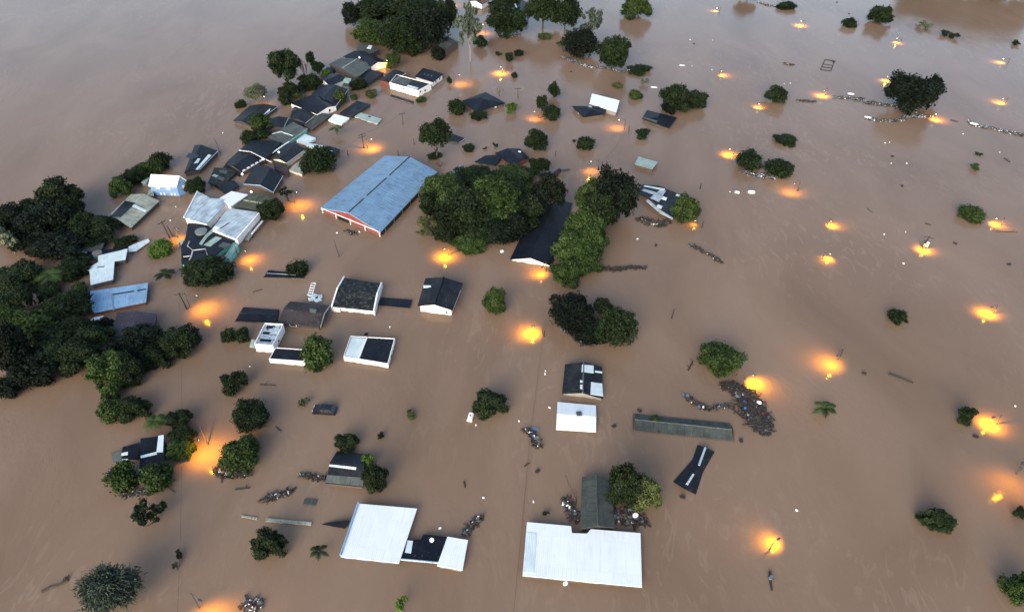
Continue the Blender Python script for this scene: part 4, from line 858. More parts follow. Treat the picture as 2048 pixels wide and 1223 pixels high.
('f', 1146, 282, 16, 8, 'D', .5, 'tiny leafy tuft left of the round dark tree'),
('l', 1107, 180, 30, 34, 'D', .8, 'dark pointed tree above the broken palm pair, upper middle'),
('l', 1083, 206, 26, 36, 'D', .9, 'dark tree left of the pale orange pool, upper middle'),
('d', 1103, 226, 38, 34, 'D', .7, 'rounder dark tree beside the pale orange pool, upper middle'),
('L', 886, 374, 86, 66, 'G', 1.0, 'green tree overlapping the corner of the blue hall'),
('D', 950, 352, 92, 46, 'D', 1.0, 'dark tree at the back left of the central woods'),
('L', 1026, 350, 92, 48, 'G', .9, 'dark tree at the back right of the central woods'),
('l', 1078, 332, 44, 40, 'D', .9, 'thin dark tree behind the central woods by the navy house'),
('L', 1098, 384, 66, 74, 'N', 1.0, 'blackish tree at the right tip of the central woods'),
('L', 868, 412, 64, 62, 'D', .7, 'dark tree along the right wall of the blue hall'),
('L', 934, 424, 108, 96, 'D', .9, 'dark tree in the heart of the central woods'),
('L', 992, 402, 104, 92, 'G', 1.1, 'largest olive green crown of the central woods'),
('L', 1052, 422, 76, 70, 'D', .8, 'dark tree in the central woods above the long black roof'),
('D', 1000, 462, 92, 66, 'N', .7, 'near black tree at the front of the central woods'),
('L', 940, 488, 70, 46, 'G', .6, 'green tree at the front edge beside the bright lamp pool'),
('S', 852, 452, 50, 50, 'O', .8, 'sparse pale leaved bush in the water below the hall'),
('L', 893, 462, 60, 50, 'D', .7, 'dark thin tree between sparse bush and central woods'),
('D', 1230, 392, 100, 122, 'N', .8, 'tall near black tree right of the long black roof'),
('L', 1180, 396, 62, 80, 'G', 1.0, 'green tree left of the tall near black tree'),
('L', 1172, 452, 86, 78, 'G', .9, 'green tree beside the long black roof, middle'),
('L', 1156, 502, 96, 74, 'G', .8, 'green tree beside the white gable of the long black roof'),
('L', 1132, 548, 64, 58, 'G', .6, 'green tree at the lower tip beside the orange pool'),
('D', 1142, 624, 94, 84, 'N', .7, 'large black green tree, left of the dark island'),
('d', 1206, 612, 38, 34, 'D', 1.2, 'treetop in the middle of the dark island'),
('L', 1180, 664, 80, 56, 'N', .6, 'low black tree at the front of the dark island'),
('D', 1232, 656, 88, 90, 'D', .7, 'large dark tree, right of the dark island'),
('L', 1196, 424, 70, 80, 'D', .9, 'dark tree between the green row and the tall near black tree'),
('L', 1152, 476, 70, 60, 'G', .8, 'green tree low against the right slope of the long black roof'),
('L', 1186, 486, 56, 70, 'G', .8, 'green tree on the water side of the green row'),
('L', 1168, 526, 70, 56, 'G', .6, 'green tree at the foot of the green row by the debris line'),
('D', 976, 378, 80, 60, 'D', 1.0, 'dark tree between the olive crown and the back of the central woods'),
('L', 905, 404, 70, 66, 'G', .9, 'green tree between the hall and the heart of the central woods'),
('L', 1036, 390, 70, 60, 'D', 1.0, 'dark tree left of the blackish tip of the central woods'),
('D', 956, 466, 80, 60, 'D', .7, 'dark tree between the front edge trees of the central woods'),
('D', 1034, 452, 56, 60, 'N', .7, 'black tree at the left eave of the long black roof'),
# right
('D', 1441, 718, 96, 74, 'G', .6, 'perfectly domed green tree above the big black debris raft'),
('l', 1311, 838, 24, 18, 'G', 1.2, 'small green plant growing on the long narrow roof'),
('D', 1248, 974, 68, 96, 'D', .7, 'dark tree touching the tall green grey roof'),
('L', 1290, 988, 64, 76, 'O', .6, 'lighter olive tree right of the tall green grey roof'),
('f', 1091, 1027, 24, 16, 'D', .5, 'tiny dark floating plant above the wide white roof'),
('L', 1352, 197, 62, 58, 'D', .8, 'left tree of the trio beside the navy hipped roof'),
('L', 1388, 200, 54, 40, 'D', .7, 'right tree of the trio beside the navy hipped roof'),
('l', 1340, 216, 44, 30, 'N', .7, 'front dark tree of the trio touching the navy hipped roof'),
('l', 1285, 267, 30, 24, 'D', .7, 'small dark tree below the navy hipped roof'),
('L', 1554, 191, 43, 36, 'D', .7, 'small dark tree with a palm tip, upper right'),
('L', 1571, 280, 48, 26, 'D', .5, 'flat oval dark bush alone, upper right'),
('d', 1500, 322, 54, 42, 'D', .7, 'dark tree left of the white debris heap'),
('d', 1558, 336, 58, 41, 'D', .6, 'dark tree right of the white debris heap'),
('D', 1372, 420, 62, 64, 'G', .6, 'round green tree at the ruined grey blue roof'),
('d', 1572, 11, 38, 18, 'D', .6, 'flat dark bush at the top edge, right of the debris line'),
('d', 1700, 47, 32, 20, 'D', .6, 'round dark bush near the top right, left one'),
('L', 1761, 31, 50, 40, 'D', .7, 'ragged green tree near the top right'),
('s', 1846, 51, 34, 20, 'P', .5, 'pale thin bush near the top right'),
('f', 1902, 68, 46, 24, 'D', .5, 'straggly dark branches in the water, far right top'),
('f', 2036, 86, 30, 16, 'D', .5, 'dark weed at the right edge near the top'),
('D', 1824, 186, 102, 86, 'N', .8, 'large near black tree inside the white debris rings'),
('l', 1867, 175, 34, 52, 'N', 1.0, 'side crown on the right of the large near black tree'),
('f', 1951, 335, 38, 22, 'G', .5, 'low green bush at the right below the debris line'),
('f', 1958, 307, 18, 12, 'D', .5, 'tiny dark plant above the low green bush, right'),
('d', 1943, 429, 50, 36, 'G', .5, 'oval green bush left of the lamp pool, right edge'),
('l', 1793, 634, 44, 36, 'D', .6, 'small dark green shrub alone in the right water'),
('q', 1650, 815, 58, 42, 'G', 1.0, 'bright green drowned palm in the right water'),
('l', 1932, 830, 38, 42, 'D', .5, 'dark shrub beside a bright lamp pool, lower right'),
('L', 1875, 1041, 72, 46, 'D', .5, 'dark spreading shrub alone at lower right'),
('l', 2044, 1027, 28, 32, 'D', .5, 'dark shrub cut by the right edge, lower right'),
('L', 2044, 1178, 74, 74, 'G', .6, 'green tree cut by the bottom right corner'),
# trees just beyond the top of the photograph, seen as reflections in the water
('L', 1890, -62, 150, 80, 'D', .9, 'dark tree beyond the top edge mirrored in the water, left'),
('L', 2010, -60, 150, 90, 'D', .9, 'dark tree beyond the top right corner mirrored in the water'),
('L', 1497, -16, 44, 34, 'D', .9, 'tree just beyond the top edge mirrored beside the debris line'),
]
for a in TREES: tree(*a)

# ---------------------------------------------------------------- street lamps still lit
LAMP_K = 66.0
def lamp(x, y, z, k, ox, oy, label, lit=True):
    """lamp head z metres over the water above photo place (x, y); its pole stands ox, oy metres off"""
    g = P(x, y, 0); base = Vector((g.x + ox, g.y + oy, 0)); root = thing('street_lamp', label, 'street lamp', base, 'street lamps still lit above the flood')
    head = Vector((g.x, g.y, z)); top = Vector((base.x, base.y, z + .15))
    m = MB(); m.tube([(base.x, base.y, -2), (base.x, base.y, z * .5), top + Vector((0, 0, .25))], [.11, .10, .08], 8); m.build('pole', M['concrete'], root)
    d = (head - top); d.z = 0; L_ = d.length; d.normalize()
    m = MB(); m.tube([top - Vector((0, 0, .05)), top + d * L_ * .4 + Vector((0, 0, .22)), head - d * .3 + Vector((0, 0, .12))], .05, 6); m.build('arm', M['metal'], root)
    m = MB(); rz = math.atan2(d.y, d.x)
    Mz = Matrix.Rotation(rz, 3, 'Z'); ring = lambda xx, ww, zz: [head + Mz @ Vector((xx, s * ww, zz)) for s in (-1, 1)]
    A = [ring(-.36, .09, .08), ring(-.1, .17, .06), ring(.22, .17, .05), ring(.4, .08, .06)]; B = [ring(-.36, .06, .18), ring(-.1, .12, .22), ring(.22, .12, .20), ring(.4, .05, .12)]
    for i in range(3):
        m.face([B[i][0], B[i + 1][0], B[i + 1][1], B[i][1]]); m.face([A[i][0], A[i + 1][0], B[i + 1][0], B[i][0]]); m.face([A[i][1], B[i][1], B[i + 1][1], A[i + 1][1]]); m.face([A[i][1], A[i + 1][1], A[i + 1][0], A[i][0]])
    m.face([A[0][0], B[0][0], B[0][1], A[0][1]]); m.face([A[3][0], A[3][1], B[3][1], B[3][0]])
    h = m.build('lamp_head', M['metal'], root)
    m = MB(); m.sphere(head + Vector((0, 0, .04)), .15, nu=12, nv=6, squash=(1.2, .9, .8)); m.build('lens', M['lens'], h, smooth=True)
    l = bpy.data.lights.new('lamp_light', 'SPOT'); l.energy = LAMP_K * k * z * z; l.color = (1.0, .40, .0); l.spot_size = R(150); l.spot_blend = 1.0; l.shadow_soft_size = .12
    lo = bpy.data.objects.new('lamp_light', l); C.objects.link(lo); lo.parent = root; lo.location = (head.x - base.x, head.y - base.y, z - .12)
    rr = random.Random(int(x * 7 + y)); lo.rotation_euler = (R(rr.uniform(-26, 26)), R(rr.uniform(-30, 30)), 0); lo.scale = (1, rr.uniform(.75, 1), 1)
    return root
LAMPS = [
(776, 138, 3.0, 1.3, 1.0, .6, 'lit street lamp between white gable end and white long building'),
(1433, 23, 1.28, 6.75, 1.2, -.3, 'farthest lit street lamp, nearest the top edge in the right water'),
(1600, 52, 1.92, 6.75, 1.6, -.6, 'lit street lamp left of the round bush near the top right'),
(1792, 85, 1.54, 6.75, 1.4, -.6, 'lit street lamp below the ragged green tree, top right'),
(2003, 126, 1.54, 6.75, 1.9, -.6, 'lit street lamp near the right edge, upper of two'),
(1442, 151, 1.54, 6.75, -.4, .9, 'lit street lamp left of the floating wooden frame'),
(1772, 161, 1.41, 6.75, 1.3, .3, 'lit street lamp touching the left of the large black tree'),
(1645, 193, 2.05, 5.40, 1.3, .9, 'lit street lamp at the left end of the white debris raft'),
(1516, 216, 1.41, 6.75, 1.1, -.3, 'lit street lamp left of the small palm tipped tree'),
(2002, 207, 1.66, 6.75, 1.3, -.2, 'lit street lamp near the right edge, lower of two'),
(1868, 240, 1.92, 5.40, -.3, 1.2, 'lit street lamp under the large black tree among debris'),
(1457, 311, 2.05, 6.75, 1.0, -1.2, 'lit street lamp left of the white debris heap'),
(1582, 388, 3.13, 1.21, 2.0, 1.5, 'tall lit street lamp casting a wide pool below the debris heap'),
(1660, 452, 1.41, 8.10, -.2, .8, 'lit street lamp, upper of two in the middle of the right water'),
(1657, 516, 1.28, 8.10, -1.5, -.2, 'lit street lamp, lower of two in the middle of the right water'),
(1987, 448, 1.66, 6.75, 1.7, -.3, 'lit street lamp beside the oval green bush, right edge'),
(1974, 629, 2.05, 6.75, 1.5, .4, 'lit street lamp at the right edge, halfway down'),
(1666, 732, 2.81, 2.53, 1.5, 1.8, 'lit street lamp with the long orange pool right of the domed tree'),
(1503, 764, 1.92, 8.10, -1.1, .6, 'lit street lamp behind the big black debris raft'),
(1976, 850, 2.05, 6.75, 1.5, .3, 'lit street lamp beside the dark shrub, lower right'),
(2018, 962, 4.54, 0.60, 2.0, 1.5, 'tall lit street lamp at the right edge over a pale orange pool'),
(1551, 1090, 1.65, 4.6, -1.2, -.9, 'lit street lamp alone at the lower right, bright yellow pool'),
(1066, 668, 2.16, 6.08, 1.9, .1, 'lit street lamp left of the dark island in the centre'),
(1084, 550, 2.16, 2.96, .9, 1.4, 'lit street lamp below the white gable of the long black roof'),
(889, 515, 2.48, 4.01, .9, .9, 'lit street lamp at the front of the central woods'),
(1180, 341, 2.81, 1.13, 2.2, .2, 'lit street lamp between round dark tree and tall black tree'),
(1236, 258, 3.02, 1.21, 1.9, -.3, 'lit street lamp with pale pool left of the small dark tree'),
(1068, 240, 2.81, 1.29, 1.5, 1.2, 'lit street lamp with pale pool beside the rounder dark tree'),
(1001, 147, 2.43, 5.40, .6, .6, 'lit street lamp left of the tiny round shrub, top centre'),
(920, 170, 3.56, 1.13, -2.0, .3, 'lit street lamp right of the black hipped roof'),
(966, 66, 3.24, 1.12, .8, .4, 'lit street lamp hidden behind shrubs at top centre'),
(746, 299, 3.24, 2.21, -1.6, .6, 'lit street lamp behind the upper corner of the blue hall'),
(600, 410, 3.78, 1.48, -1.5, 1.0, 'lit street lamp on the lane left of the blue hall'),
(497, 520, 2.59, 1.90, -2.8, 1.4, 'lit street lamp right of the turquoise shop corner'),
(404, 618, 3.78, 1.48, -2.6, .4, 'lit street lamp below the big round dark tree, left'),
(410, 912, 4.21, 1.6, -.3, 2.4, 'lit street lamp with the largest orange pool, lower left'),
(1389, 449, 1.15, 1.55, .9, .2, 'faint lit street lamp at the foot of the round green tree'),
(415, 1226, 3.67, 1.68, -1.4, .8, 'lit street lamp cut by the bottom edge, lower left'),
(362, 478, 2.81, 1.26, -.9, .6, 'lit street lamp at the left wall of the black shop roof'),
(1846, 501, 1.79, 6.08, .5, 1.4, 'lit street lamp on the pole with a white transformer'),
(967, 8, 3.46, 0.99, -1.5, .5, 'lit street lamp by the plum roof at the top edge'),
(903, 12, 3.24, 1.12, 1.2, .8, 'lit street lamp behind the tall airy tree at the top'),
(690, 205, 3.46, 0.53, 1.2, .5, 'faint lit street lamp by the white end wall in the upper row'),
(533, 214, 3.46, 0.5, .9, -.5, 'lit street lamp above the corner of the far left navy roof'),
]
for a in LAMPS: lamp(*a)

# ---------------------------------------------------------------- poles, cables
G_P = 'utility poles standing in the flood'
POLE = {}
def pole(key, bx, by, z, label, lean=(0, 0), arms=1, mat='concrete', rz=.5, trans=False, vine=0):
    g = P(bx, by, 0); root = thing('utility_pole', label, 'utility pole', g, G_P); top = g + Vector((lean[0], lean[1], z))
    k = MB(); k.tube([g - Vector((lean[0] * .4, lean[1] * .4, 2)), g, top], [.17, .16, .11], 8); k.build('pole', M[mat], root)
    for i in range(arms):
        c = top - Vector((0, 0, .35 + .7 * i)); d = Vector((math.cos(rz), math.sin(rz), 0)); k = MB(); k.box(c, (2.2, .12, .14), rz); ar = k.build('crossarm', M['darkwood'], root)
        k = MB()
        for t in (-.95, -.4, .4, .95): k.tube([c + d * t + Vector((0, 0, .07)), c + d * t + Vector((0, 0, .26))], .06, 6)
        k.build('insulator', M['scrapg'], ar)
    if trans:
        c = top - Vector((0, 0, 2.0)); k = MB(); k.tube([c + Vector((.1, -.35, -.55)), c + Vector((.1, -.35, .35))], .36, 12); k.box(c + Vector((.1, -.35, .45)), (.5, .5, .2)); k.build('transformer', M['scrapw'], root)
        k = MB(); k.box(c + Vector((-.45, -.2, -.1)), (.3, .3, .7)); k.build('control_box', M['scrapb'], root)
    POLE[key] = top; return root
pole('lane1', 374, 618, 4.2, 'dark leaning utility pole below the big round dark tree, left', (-.5, .2), 1, 'darkwood', .1)
pole('lane2', 728, 297, 4.6, 'utility pole with crossed arms behind the blue hall', (-.1, .2), 2, 'darkwood', .6)
pole('lane3', 806, 249, 3.8, 'thin utility pole between the blue hall and white long building', (0, .1), 1, 'concrete', .3)
pole('lane4', 577, 402, 3.2, 'vine covered utility pole beside the lane lamp', (-.3, .3), 1, 'darkwood', .6)
pole('n1', 441, 306, 4.4, 'bare pole right of the torn navy roof by the river', (-.6, .2), 0)
pole('n2', 340, 476, 4.6, 'leaning pole with broken crossarm below the blue house', (-.7, .3), 1, 'darkwood', 1.0)
pole('n3', 346, 473, 2.8, 'short leaning stub pole beside the leaning broken pole', (-.6, .3), 0, 'darkwood')
pole('n4', 678, 513, 4.6, 'lone grey pole below the red front of the hall', (-.5, .1), 0)
pole('n5', 1036, 197, 3.6, 'utility pole with loose wires right of the square hipped roof', (-.1, .1), 1, 'concrete', .2)
pole('n6', 1203, 338, 2.4, 'short pole above the tall black tree in the centre', (.1, .1), 0)
pole('n7', 1343, 636, 2.2, 'slanting thin pole right of the dark island', (.3, .3), 0, 'darkwood')
pole('n8', 1845, 497, 3.3, 'dark utility pole with a white transformer, right water', (.5, .3), 1, 'darkwood', -.4, True)
pole('n9', 1595, 380, 2.2, 'short slanted pole right of the white debris heap', (.2, .3), 0, 'darkwood')
pole('n10', 1400, 378, 1.6, 'stub of a pole above the round green tree', (.1, .1), 0, 'darkwood')
pole('n11', 1403, 456, 1.8, 'stub of a pole below the round green tree', (.2, .2), 0, 'darkwood')
pole('n12', 797, 313, 2.0, 'short pole just above the far edge of the hall', (-.1, .1), 0)
pole('n13', 696, 311, 1.6, 'low stub pole left of the hall lamp', (0, .1), 0)
pole('n14', 828, 289, 1.8, 'stub pole right of the far corner of the hall', (0, .1), 0)
pole('n15', 1257, 264, 2.2, 'stub pole right of the pale lamp pool, upper middle', (.1, .1), 0)
pole('n16', 1152, 1003, 4.6, 'broken wooden pole lying over left of the tall green grey roof', (-1.8, 1.6), 0, 'wood')
pole('n17', 1088, 672, 1.5, 'dark stub pole beside the lamp left of the dark island', (.1, .1), 0, 'darkwood')
pole('n18', 1111, 312, 1.6, 'stub pole between two dark trees above the centre', (0, .1), 0)
pole('n19', 1680, 712, 1.6, 'dark stub pole behind the long orange pool', (.2, .3), 0, 'darkwood')
pole('n20', 2042, 940, 2.6, 'grey pole at the right edge by the pale orange pool', (.1, .2), 1, 'concrete', .2)
def cable(p, q, sag, label, rad=.022):
    n = 24; pts = [p.lerp(q, i / n) - Vector((0, 0, sag * 4 * (i / n) * (1 - i / n))) for i in range(n + 1)]
    k = MB(); k.tube(pts, rad, 4); g = pts[n // 2]; o = k.build('power_cable', M['darktrim'], origin=(g.x, g.y, 0)); tag(o, label, 'cable', 'power cables slung between poles')
T_ = lambda k: POLE[k] - Vector((0, 0, .1))
cable(T_('lane1'), P(350, 1330, 3.4), 2.4, 'thin power cable running down the left side to the bottom edge')
cable(T_('lane2'), T_('lane3'), .8, 'power cable between the crossed arm pole and thin pole')
cable(T_('lane3'), P(893, 160, 4.5), 1.2, 'power cable from the thin pole up to the white long building')
cable(T_('lane4'), T_('lane2'), 1.4, 'power cable from vine covered pole to crossed arm pole')
cable(T_('lane1'), T_('lane4'), 2.2, 'power cable from dark leaning pole towards the vine covered pole')
cable(P(1090, 640, 1.5), P(1062, 855, .5), .6, 'thin dark cable running down from the lamp left of the island')
cable(P(1062, 855, .5), P(1020, 1300, .8), .5, 'thin cable trailing down to the bottom edge left of the white roof')
cable(T_('n15'), T_('n6'), 1.0, 'power cable between the two stub poles above the centre')

# ---------------------------------------------------------------- stranded car
def car():
    g = P(650, 822, 0); rz = R(-4); root = thing('stranded_car', 'dark blue car under water up to its windows', 'car', g)
    Mz = Matrix.Rotation(rz, 3, 'Z') @ Matrix.Rotation(R(5), 3, 'Y'); W = .85
    prof = [(-2.05, .25), (-2.0, .62), (-1.1, .78), (-.55, 1.28), (.2, 1.38), (1.2, 1.34), (1.85, .85), (2.05, .75), (2.08, .2)]
    X = lambda x, y, z: g + Mz @ Vector((x, y, z - .1))
    nar = lambda z: W * (1 - .16 * max(0, (z - .75) / .6)); m = MB()
    for a, b in zip(prof, prof[1:]): m.face([X(a[0], -nar(a[1]), a[1]), X(b[0], -nar(b[1]), b[1]), X(b[0], nar(b[1]), b[1]), X(a[0], nar(a[1]), a[1])][::-1])
    for s in (-1, 1):
        up = [X(p[0], s * nar(p[1]), p[1]) for p in prof]; m.face(up + [X(2.08, s * W, -.6), X(-2.05, s * W, -.6)])
    m.face([X(-2.05, -W, -.6), X(-2.05, W, -.6), X(-2.05, W, .25), X(-2.05, -W, .25)]); m.face([X(2.08, -W, -.6), X(2.08, -W, .2), X(2.08, W, .2), X(2.08, W, -.6)])
    m.build('body', M['carpaint'], root)
    def pane(nm, q, mat='glass'):
        k = MB(); q = [Vector(p) for p in q]; n = (q[1] - q[0]).cross(q[2] - q[0]).normalized(); c = Vector((0, 0, 1.0)); mid = sum(q, Vector()) / 4
        if (mid - c).dot(n) < 0: q = q[::-1]; n = -n
        k.slab([X(*(p + n * .004)) for p in q], [X(*(p + n * .03)) for p in q]); k.build(nm, M[mat], root)
    for s in (-1, 1):
        for x0, x1, t0, t1 in ((-.85, .05, -.48, .05), (.15, .95, .15, .9), (1.05, 1.62, 1.0, 1.22)):
            pane('side_window', [(x0, s * nar(.85), .85), (x1, s * nar(.85), .85), (t1, s * nar(1.25), 1.25), (t0, s * nar(1.25), 1.25)])
        k = MB(); k.box(X(-.75, s * (W + .1), .9), (.12, .18, .14), rz); k.build('mirror', M['carpaint'], root)
        k = MB(); k.box(X(-2.0, s * .6, .5), (.12, .35, .18), rz); k.build('headlight', M['scrapw'], root)
        k = MB(); k.box(X(.4, s * .62, 1.38), (1.5, .05, .05), rz); k.build('roof_rail', M['metal'], root)
    pane('windscreen', [(-1.05, -.7, .82), (-1.05, .7, .82), (-.6, .66, 1.24), (-.6, -.66, 1.24)]); pane('rear_window', [(1.78, -.65, .9), (1.78, .65, .9), (1.28, .6, 1.28), (1.28, -.6, 1.28)])
car()
# white tank at the foot of a tree
def drum(px, py, label, L_, r, rz, mat, name='floating_tank'):
    g = P(px, py, 0); d = Vector((math.cos(rz), math.sin(rz), .12)); c = g + Vector((0, 0, r * .45)); root = thing(name, label, 'tank', g)
    k = MB(); k.tube([c - d * L_ * .5, c - d * L_ * .46, c + d * L_ * .46, c + d * L_ * .5], [r * .8, r, r, r * .8], 16); k.build('tank_body', M[mat], root, smooth=False)
    k = MB(); k.tube([c + Vector((0, 0, r * .97)), c + Vector((0, 0, r * 1.18))], r * .3, 10); k.build('lid', M['scrapg'], root)
drum(941, 836, 'white tank floating at the foot of the dark tree', 1.6, .5, 1.35, 'scrapw')

# floating frame
def frame():
    root = thing('wooden_frame', 'empty wooden frame floating like a ladder, upper right water', 'frame', P(1655, 130))
    c = [P(1641, 139, .1), P(1662, 142, .1), P(1669, 122, .1), P(1650, 119, .1)]; k = MB()
    for i in range(4): k.tube([c[i], c[(i + 1) % 4]], .16, 4)
    k.tube([c[0].lerp(c[3], .28), c[1].lerp(c[2], .28)], .14, 4); k.tube([c[0].lerp(c[3], .55), c[1].lerp(c[2], .55)], .12, 4)
    k.build('frame', M['darkwood'], root); k = MB(); k.box((c[2].x - .4, c[2].y - .5, .22), (1.0, .9, .14), .3); k.build('panel', M['wood'], root)
frame()

# ---------------------------------------------------------------- debris rafts (masses nobody could count) and single floating pieces
RM = ['wood', 'darkwood', 'scrapw', 'scrapb', 'scrapg', 'trim', 'bluep', 'redp']
def raft(label, path, wd, n, mix, size=(.25, 1.3), hgt=.3, foam=0):
    r = random.Random(len(label) * 7 + int(path[0][0])); k = MB(); n = int(n * 2.4); size = (size[0] * .5, size[1] * .62); q = [P(x, y, 0) for x, y in path]
    seg = [(b - a).length for a, b in zip(q, q[1:])]; tot = sum(seg)
    for _ in range(n):
        t = r.random() * tot; i = 0
        while t > seg[i] and i < len(seg) - 1: t -= seg[i]; i += 1
        f = t / seg[i]; p = q[i].lerp(q[i + 1], f); ww = wd if not hasattr(wd, '__len__') else wd[i] + (wd[i + 1] - wd[i]) * f
        d = (q[i + 1] - q[i]).normalized(); s = Vector((-d.y, d.x, 0)); p = p + s * r.gauss(0, .22) * ww + d * r.uniform(-.4, .4)
        m = r.choices(range(8), mix)[0]; L_ = r.uniform(*size) * (.45 if m in (2, 5, 6, 7) else .8 if m > 2 else 1.25); b = L_ * (r.uniform(.06, .2) if m < 2 else r.uniform(.4, .9)); L_, b = (L_ * 1.7, b) if m < 2 else (L_, b)
        k.box((p.x, p.y, r.uniform(.02, hgt)), (L_, b, r.uniform(.05, .18)), math.atan2(d.y, d.x) + r.gauss(0, .9), m, (r.gauss(0, .15), r.gauss(0, .15)))
    c = sum(q, Vector()) / len(q); o = k.build('debris_raft', [M[x] for x in RM], origin=(c.x, c.y, 0)); tag(o, label, 'debris', 'rafts of flood debris', 'stuff')
WH = (3, 6, 2.6, 4, 2, 1.2, .1, .05); DK = (3, 14, .3, .6, .4, .12, .06, .04); MX = (6, 9, .8, 1.2, 1.4, .35, .05, .05)
raft('white speckled debris raft left of the large black tree', [(1668, 195), (1710, 197), (1740, 207), (1790, 212), (1830, 222), (1846, 234)], [2, 3.6, 3.6, 1.6, 1.6, 1.2], 330, WH)
raft('lower curved arm of debris under the large black tree', [(1731, 237), (1765, 243), (1795, 242), (1815, 234), (1850, 234), (1868, 233)], 1.7, 190, WH)
raft('thin debris line running off the right edge', [(1938, 243), (1950, 252), (1985, 257), (2010, 264), (2050, 272)], [1.2, 1.6, 1.4, 1.6, 2], 170, WH)
raft('dark twig line at the left tip of the white debris raft', [(1594, 201), (1612, 203), (1632, 204)], .7, 40, DK)
raft('debris rim below the left debris ringed tree', [(1122, 113), (1145, 122), (1170, 132), (1190, 136)], [1.2, 2.6, 2.8, 2], 190, WH)
raft('debris rim below the right debris ringed tree', [(1196, 134), (1215, 137), (1245, 145), (1262, 138)], 1.6, 110, WH)
raft('white debris heap between two dark trees, right water', [(1480, 342), (1505, 350), (1530, 353), (1552, 356)], [1.4, 2.4, 2.6, 1.4], 170, WH)
raft('splintered boards below the ruined grey blue roof', [(1281, 438), (1300, 446), (1322, 450), (1334, 444)], 1.6, 90, MX, (.5, 2.4))
raft('big black debris raft with white specks, lower right', [(1449, 772), (1478, 778), (1496, 800), (1506, 825), (1520, 848), (1532, 864)], [1, 2.4, 3.9, 4.6, 3.9, 1.3], 900, DK, (.3, 1.9), .32)
raft('thin line of sticks left of the big black debris raft', [(1370, 792), (1392, 806), (1412, 819), (1430, 816), (1462, 810)], .9, 60, MX, (.3, 1.5))
raft('scattered scraps beside the cable in the centre bottom', [(1052, 860), (1062, 866), (1070, 880), (1078, 893)], 1.2, 60, MX, (.3, 1.5))
raft('slanting scrap raft left of the small green panel', [(528, 1000), (548, 993), (562, 990), (584, 982)], 1.0, 80, MX, (.3, 1.4))
raft('scrap line at the left wall of the cabin', [(604, 949), (620, 953), (640, 957), (652, 956)], .8, 60, MX, (.3, 1.3))
raft('brown debris skirt below the bright tree by the lamp pool', [(432, 938), (450, 950), (480, 948), (498, 944)], 1.5, 110, MX, (.4, 1.4))
raft('branches and white scraps right of the tall green grey roof', [(1232, 1028), (1248, 1036), (1262, 1034), (1282, 1046)], 2.2, 110, MX, (.4, 2.2))
raft('sticks and scraps left of the tall green grey roof', [(1130, 998), (1138, 1015), (1148, 1030), (1152, 1042)], 1.2, 60, MX, (.3, 1.6))
raft('small scrap cluster right of the small white annex', [(932, 1066), (940, 1054), (950, 1042), (962, 1036)], .9, 60, MX, (.3, 1.5))
raft('white scrap cluster at the bottom edge left of centre', [(490, 1206), (505, 1212), (522, 1206)], 2.0, 90, WH, (.3, 1.2))
raft('dark debris line below the black tree tip in the centre', [(1182, 540), (1205, 538), (1235, 539), (1262, 535), (1288, 536)], [1.6, 1.3, 1, .8, .5], 120, DK, (.3, 1.5))
raft('slanting scrap line right of the dark debris line', [(1380, 490), (1400, 500), (1420, 510), (1442, 526)], .8, 70, MX, (.3, 1.4))
raft('grey debris line near the top edge right of centre', [(1515, 5), (1535, 11), (1556, 14)], 1.2, 60, WH)
raft('white specks along the front of the broad tree at top centre', [(1000, 73), (1020, 74), (1040, 72)], .7, 40, WH, (.3, .9))
raft('scraps around the foot of the clipped bushes', [(246, 988), (262, 990), (282, 984), (300, 986)], 1.0, 60, MX, (.3, 1.3))
raft('grey twig tangle under the left of the dark island', [(1122, 656), (1140, 665), (1156, 678), (1162, 690)], 1.2, 80, MX, (.3, 1.3))
raft('lone scrap cluster left of the floating wooden frame', [(1568, 127), (1578, 130), (1588, 130)], 1.2, 24, MX, (.3, 1.1))
raft('twig tangle below the red front of the hall', [(695, 462), (705, 466), (714, 468)], 1.3, 40, MX, (.3, 1.2))

def piece(name, px, py, L_, b, rz, mat, label, cat='debris', h=.14, z=.08, tilt=(.05, .04)):
    """a sheet, board or box adrift, its edges battered"""
    p = P(px, py, 0); k = MB(); r = random.Random(int(px * 3 + py)); n = 8; out = []
    for i in range(n):
        a = 2 * math.pi * (i + .5) / n; sx = max(-1, min(1, math.cos(a) * 1.5)); sy = max(-1, min(1, math.sin(a) * 1.5)); out.append((sx * L_ / 2 * r.uniform(.86, 1), sy * b / 2 * r.uniform(.82, 1)))
    Mz = Matrix.Rotation(rz, 3, 'Z') @ Matrix.Rotation(tilt[0], 3, 'X') @ Matrix.Rotation(tilt[1], 3, 'Y'); c = p + Vector((0, 0, z))
    k.slab([c + Mz @ Vector((x, y, -h / 2)) for x, y in out], [c + Mz @ Vector((x * .96, y * .96, h / 2)) for x, y in out])
    o = k.build(name, M[mat], origin=(p.x, p.y, 0)); tag(o, label, cat, 'single pieces adrift on the flood')
